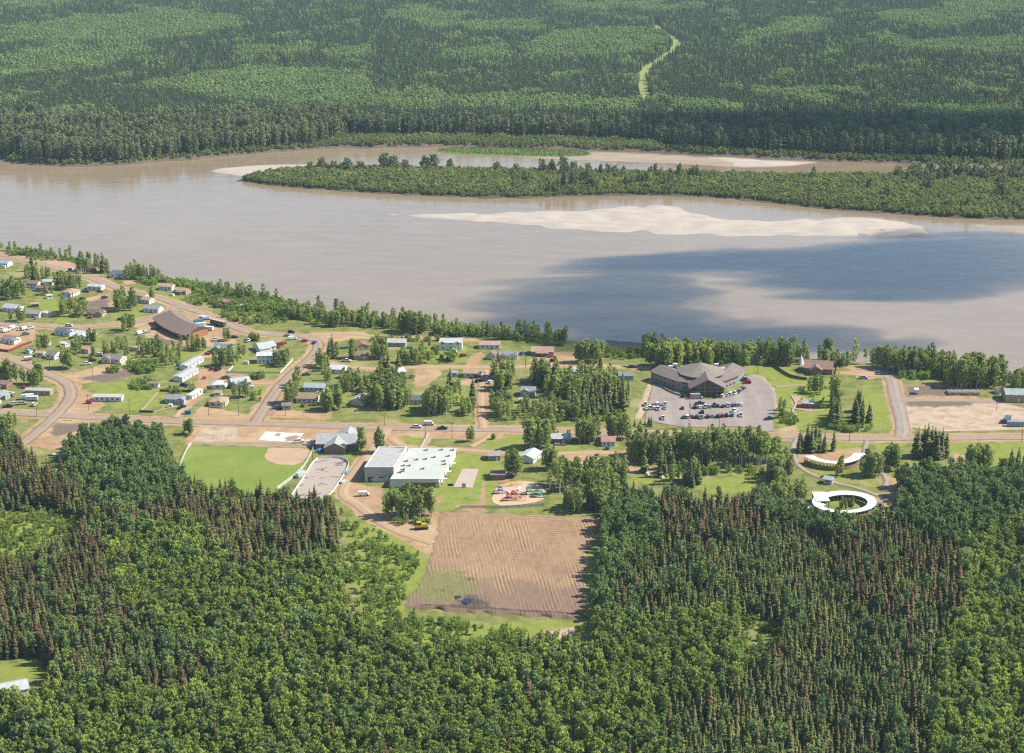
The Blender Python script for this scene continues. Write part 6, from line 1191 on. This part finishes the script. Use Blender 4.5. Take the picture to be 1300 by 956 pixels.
for a in [(S_,690,838,45,6,26,'in the dark spruces just below the graded field',1.0), (['shrub']*6+['poplar'],60,329,50,2,24,'along the river bank at top left',.8), (['shrub','poplar'],185,352,40,4,34,'along the river bank at the upper road',.9), (B_,250,364,30,4,40,'along the river bank at the upper road',1.3), (B_,255,380,22,8,26,'on the slope by the tan roofed pair',.9), (['poplar'],300,455,10,4,5,'in front of the green roofed house',.7), (P_,200,380,10,3,5,'by the upper road bend',.8), (P_,30,408,20,2,5,'above the middle street',.8), (P_,55,446,12,3,6,'beside the red fenced yard',.85), (P_,115,436,8,2,5,'beside the white roofed house',.8), (B_,235,497,30,8,14,'between the diagonal mobile homes and main road',.8), (B_,330,505,14,6,9,'in the corner lawn of the sloping street',.8), (P_,445,492,14,8,16,'left of the large village grove',.85), (P_,548,452,18,4,8,'on the river terrace',.6), (['poplar','shrub'],575,500,14,10,14,'in the grove east of the slate roofed house',.7), (A_,640,478,16,4,12,'behind the car park drive',.9), (['poplar','shrub','spruce'],730,492,60,14,60,'in the wood beyond the terrace',.85), (B_,1040,500,30,14,18,'in the lodge gardens',.7), (P_,14,378,20,5,18,'at the left edge above the middle street',1.0), (['poplar','spruce'],48,355,15,4,11,'near the upper left road',.95), (P_,88,366,18,4,14,'behind the tan hipped house',1.0), (P_,62,374,5,2,3,'beside the small tan house',.75), (P_,94,399,16,6,15,'above the middle street',.95),
 (P_,157,393,18,4,16,'left of the tan roofed pair',1.1), (A_,113,344,15,3,10,'on the river bank behind the white upper road house',1.1), (S_,131,346,4,2,4,'on the river bank behind the white upper road house',1.3), (P_,151,343,6,2,3,'on the river bank behind the white upper road house',.7), (S_,38,345,4,2,2,'near the upper left road',1.3),
 (B_,200,358,26,5,34,'along the river bank at the upper road',1.2), (B_,40,323,45,3,34,'along the river bank at top left',1.2), (A_,10,320,14,2,3,'along the river bank at top left',.5), (P_,162,421,8,3,5,'below the middle street',1.0), (['shrub','poplar'],150,448,18,7,22,'between taupe roofed house and curved lodge',.75), (P_,95,449,8,3,6,'below the white roofed house',.9),
 (P_,87,467,8,3,11,'beside the dark roofed house',1.0), (['shrub','poplar'],125,452,9,3,9,'between the lower left houses',.6), (P_,8,487,14,4,13,'left of the bend in the street',1.05), (P_,40,489,16,3,10,'left of the bend in the street',.95), (B_,144,472,8,2,6,'in front of the taupe roofed house',1.3), (['shrub','poplar'],195,446,22,9,34,'below the curved lodge',.75),
 (B_,182,468,18,7,34,'on the slope below the curved lodge',1.2), (B_,182,490,16,6,26,'beside the footpath',1.0), (['shrub','poplar'],216,458,14,9,28,'below the curved lodge',.7), (P_,247,443,18,3,13,'beside the green roofed house',.7), (P_,287,464,18,3,15,'in front of the green roofed house',.85), (P_,358,464,10,3,9,'beside the two storey white house',.85),
 (P_,287,433,8,3,6,'behind the green roofed house',.65), (B_,322,432,7,2,5,'inside the curve of the road',1.4), (P_,305,504,12,3,8,'in front of the broad pale roof',.75), (B_,327,480,9,2,10,'outside the white fence',1.1), (P_,379,492,5,4,5,'right of the sloping street',.85), (P_,369,511,8,3,8,'right of the sloping street',1.0),
 (P_,408,467,12,5,12,'right of the sloping street',.8), (P_,415,486,5,4,4,'right of the sloping street',.75), (P_,412,520,8,3,6,'right of the sloping street',.75), (P_,424,517,10,7,16,'left of the long drive',.95), (['spruce','poplar'],423,453,8,3,6,'near the bend of the road',1.0), (S_,424,450,4,2,3,'near the bend of the road',1.35), (['spruce','poplar'],448,455,7,2,6,'beside the red roofed house',.95),
 (P_,479,454,14,3,13,'beside the red roofed house',.95), (S_,490,478,8,2,7,'in the large village grove',1.3), (S_,506,469,3,1,2,'in the large village grove',1.1), (P_,526,461,22,3,18,'above the dirt street',.75), (P_,546,442,4,1,2,'on the river terrace',.6), (B_,577,458,8,2,6,'in front of the two storey house',1.8), (B_,563,456,4,1,2,'in front of the two storey house',1.3),
 (P_,488,496,28,7,34,'in the large village grove',1.0), (P_,490,514,30,8,40,'in the large village grove',1.0), (A_,556,522,18,7,38,'in the grove east of the slate roofed house',1.05), (P_,592,524,10,5,14,'in the grove east of the slate roofed house',.65), (S_,570,502,3,2,2,'in the grove east of the slate roofed house',1.5), (S_,601,513,2,2,2,'beside the long drive to the main road',1.3),
 (P_,471,574,14,3,16,'in the tall stand beside the community hall',1.15), (P_,434,541,2,1,2,'on the verge of the main road',.75), (S_,451,541,1,1,1,'on the verge of the main road',.8), (P_,599,561,6,2,5,'between the school road and main road',.6), (B_,625,557,2,1,2,'between the school road and main road',1.0),
 (['poplar','spruce'],637,494,13,4,15,'behind the car park drive',.95), (['spruce','poplar','spruce'],692,484,15,8,30,'in the wood beyond the terrace',1.15), (['poplar','spruce'],735,500,45,12,66,'in the wood beyond the terrace',1.0), (['poplar','shrub','poplar'],690,528,68,8,64,'in the wood beside the main road',.8), (S_,775,510,28,18,34,'in the open spruce stand left of the parking lot',1.1), (S_,745,520,22,14,18,'in the wood beside the main road',1.2),
 (B_,740,530,60,8,40,'in the wood beside the main road',.9), (P_,635,520,17,8,18,'in the wood beside the main road',.8), (P_,748,460,18,3,22,'above the river left of the parking lot',1.1), (['slender'],766,460,3,1,2,'above the river left of the parking lot',1.1), (S_,764,474,3,1,3,'above the river left of the parking lot',1.4), (P_,712,437,9,2,9,'on the river bank by the bare lot',.8), (B_,790,450,30,6,50,'above the river left of the parking lot',1.0),
 (B_,345,388,75,8,150,'along the green river bank',1.3), (B_,330,400,50,12,110,'along the green river bank',1.0), (['poplar','shrub'],300,373,30,4,26,'along the green river bank',.75), (P_,385,402,32,4,30,'along the green river bank',.75), (P_,435,412,32,4,34,'along the river bank',.85), (['poplar','shrub'],480,414,25,4,30,'along the river bank',.7), (P_,527,421,20,4,30,'along the river bank',1.1), (B_,580,424,30,4,50,'along the river bank',1.6), (B_,520,432,60,2,24,'along the river bank',1.0),
 (['shrub','poplar'],655,428,45,4,46,'along the river bank',.8), (P_,843,466,23,4,36,'behind the great lodge',1.25), (P_,905,458,45,4,50,'behind the great lodge',1.0), (['slender','poplar'],960,460,30,3,26,'behind the great lodge',1.0), (['slender','poplar'],1002,460,22,4,26,'behind the great lodge',1.05), (B_,930,462,60,3,36,'behind the great lodge',1.1), (N_,1056,455,14,2,9,'above the river by the heritage hall',1.05), (['shrub','poplar'],1066,464,14,3,14,'above the river by the heritage hall',.7),
 (A_,1110,468,25,3,26,'along the river at the right',1.0), (A_,1160,472,34,4,48,'along the river at the right',1.05), (P_,1235,486,36,7,64,'in the big round stand at the right',1.25), (B_,1190,478,60,4,40,'along the river at the right',1.3), (P_,1294,493,12,3,11,'along the river at the right',.95), (['poplar'],1035,499,9,3,5,'in the lodge gardens',.9), (S_,1060,534,7,9,15,'in the lodge garden spruces',1.25), (['spruce','slender'],1060,512,6,6,10,'in the lodge garden spruces',1.1), (S_,1088,530,8,9,12,'in the lodge garden spruces',1.15), (S_,1104,536,1.5,1,2,'in the lodge garden spruces',1.2),
 (B_,1080,545,30,4,26,'in the lodge gardens',.9), (B_,1000,533,14,8,22,'in the lodge gardens',.8), (P_,993,525,6,6,6,'in the lodge gardens',.55), (S_,1013,574,6,2,5,'below the lodge gardens',1.0), (S_,1038,572,24,3,20,'in the spruce row across the main road',1.15), (S_,1180,580,22,4,26,'in the spruce group below the main road at right',1.35),
 (N_,930,586,60,9,105,'in the white stemmed aspen belt below the parking lot',1.1), (['slender','poplar'],840,582,45,9,80,'in the white stemmed aspen belt below the parking lot',1.05), (S_,898,588,6,6,5,'in the white stemmed aspen belt below the parking lot',1.6), (S_,843,600,30,6,8,'in the white stemmed aspen belt below the parking lot',1.2), (S_,820,540,16,2,9,'along the near kerb of the parking lot',.45), (B_,900,600,80,4,26,'below the aspen belt',1.1),
 (P_,682,568,15,4,22,'by the main road above the pale roofed house',1.15), (['poplar','shrub'],705,550,25,3,18,'by the main road above the pale roofed house',.8), (P_,745,560,14,4,20,'between the two small roofs below the main road',1.0), (P_,785,556,16,4,14,'between the two small roofs below the main road',1.0), (P_,652,604,9,3,13,'beside the playground',1.1), (P_,699,596,9,3,11,'beside the playground',1.0), (N_,715,618,22,10,26,'in the thin aspens right of the playground',1.0), (['slender','poplar'],765,618,28,14,50,'in the thin aspens right of the playground',1.0), (['poplar','spruce'],745,645,30,7,32,'at the corner of the graded field',1.0),
 (['poplar','slender'],519,655,32,6,36,'in the white stemmed grove by the school',1.05), (B_,517,664,30,3,12,'in the white stemmed grove by the school',.9), (P_,451,641,4,2,4,'by the school road',.75), (['poplar','shrub'],238,552,9,3,9,'right of the left forest',.7), (A_,10,553,14,5,14,'at the left edge below the main road',.95), (P_,870,612,20,5,12,'in the clearing below the aspen belt',.85), (S_,880,614,12,5,6,'in the clearing below the aspen belt',1.1), (['poplar','spruce'],990,606,16,10,26,'left of the arc shelter',1.0), (N_,1000,640,25,10,34,'left of the oval arbour',.9), (['slender'],1078,652,14,3,9,'below the oval arbour',.55), (P_,1066,605,6,2,5,'between the two white roofs',.8), (P_,1107,604,12,4,14,'right of the arc shelter',1.0), (P_,1130,596,10,4,10,'right of the arc shelter',1.0), (P_,1245,596,18,4,16,'below the main road at right',1.0), (S_,1295,592,12,4,8,'below the main road at right',1.1), (B_,1060,660,60,7,40,'below the oval arbour',1.0)]:
    clump(a[0], a[1], a[2], a[3], a[4], a[5], a[6], a[7])
print('placements', len(PL))
TREE = {'spruce': ('spruce_tree', 'spruce', 'dark green spire shaped spruce'), 'brown': ('brown_spruce_tree', 'spruce', 'rust tinged cone heavy spruce'), 'aspen': ('aspen_tree', 'aspen', 'bright green round crowned aspen'), 'darkaspen': ('birch_tree', 'birch', 'deep green broad crowned birch'),
        'poplar': ('poplar_tree', 'poplar', 'leafy mid green poplar'), 'slender': ('slender_poplar_tree', 'poplar', 'slender pale stemmed poplar'), 'shrub': ('shrub', 'shrub', 'low bright green shrub')}
def forest_place(x, y):
    px, py = proj(x, y, 4.0)
    col_ = next(n for lim, n in ((110,'at the left edge'),(235,'below the crossroads'),(340,'below the ball field'),(460,'below the rink'),(600,'below the brush clearing'),(750,'below the graded field'),(850,'right of the graded field'),(960,'below the aspen belt'),(1120,'below the oval arbour'),(1210,'towards the right edge'),(9e9,'at the right edge')) if px < lim)
    return 'in the %s %s' % ('forest front row' if py > 800 else ('forest second row' if py > 740 else ('mid forest' if py > 690 else 'forest back rows')), col_)
for k, (nm, cat, desc) in TREE.items():
    rows = sorted([p for p in PL if p[0] == k], key=lambda p: p[2]); ind = []; rest = []
    for p in rows:
        a, b = proj(p[1], p[2], 5.0); (ind if len(ind) < 300 and -5 < a < 1305 and b < 878 else rest).append(p)
    for _, x, y, s, place in ind:
        crown, trunk, _j, h = random.choice(KIND[k]); where = forest_place(x, y) if place == 'forest' else ('in the brush %s' % (('left of the graded field' if y > 640 else 'below the graded field') if -130 < x < 60 else ('right of the graded field' if x > 60 else 'clearing of the left forest')) if place == 'brush' else place)
        size = '' if place in ('forest', 'brush') else ('tall ' if s*h > 13 else ('small ' if s*h < 8 and k != 'shrub' else ''))
        t = thing(nm, size + desc + ' ' + where, cat, (x, y, 0), random.uniform(0, 6.28), size + desc + ' ' + where); t.scale = (s*random.uniform(.9, 1.1), s*random.uniform(.9, 1.1), s)
        link('crown', crown, t); link('trunk', trunk, t)
    if rest:
        ps = [j for _, _, j, _ in KIND[k]]; mass({'shrub': 'shrub_cover'}.get(k, nm.replace('_tree', '') + '_wood'), ps, np.array([(p[1], p[2], 0) for p in rest]), rng.integers(0, len(ps), len(rest)), [p[3] for p in rest])
# the few big willows that stand out along the island
for i, (x, y, s) in enumerate([(395,219,1.1),(408,218,1.25),(424,219,1.15),(442,219,1.3),(458,219,1.15),(488,217,1.55),(500,217,1.5),(514,219,1.1),(540,215,1.35),(552,215,1.35),(572,214,1.0),(630,221,1.05),(655,221,1.05),(716,219,1.4),(728,220,1.2),(780,224,1.0),(1140,226,1.2),(1160,225,1.3),(1180,224,1.4),(1205,222,1.3)]):
    p = at(x, y+1, -4.0); crown, trunk, _, h = KIND['willow'][i % 2]; pos = 'on the narrow left part of the island' if x < 580 else ('mid island beside the back channel' if x < 900 else 'at the wooded right part of the island')
    t = thing('willow_tree', 'broad grey green willow ' + pos, 'willow', tuple(p), i*1.3, 'broad grey green willow ' + pos); t.scale = (s, s, s); link('crown', crown, t); link('trunk', trunk, t)

# ------------------------------------------------------------------ haze: one closed box of even air round the valley, below the clouds
q = NT('valley_air'); q.t.nodes.remove(q.b); pv = q.n('VolumePrincipled'); pv.inputs['Density'].default_value = 3.8e-5; pv.inputs['Color'].default_value = (.62, .84, 1.0, 1)
q.l(pv.outputs[0], q.t.nodes['Material Output'].inputs['Volume'])
m = MB(); m.box(-23000, 23000, -7000, 31000, -11, 330); o = m.obj('haze', q.m); o['kind'] = 'stuff'
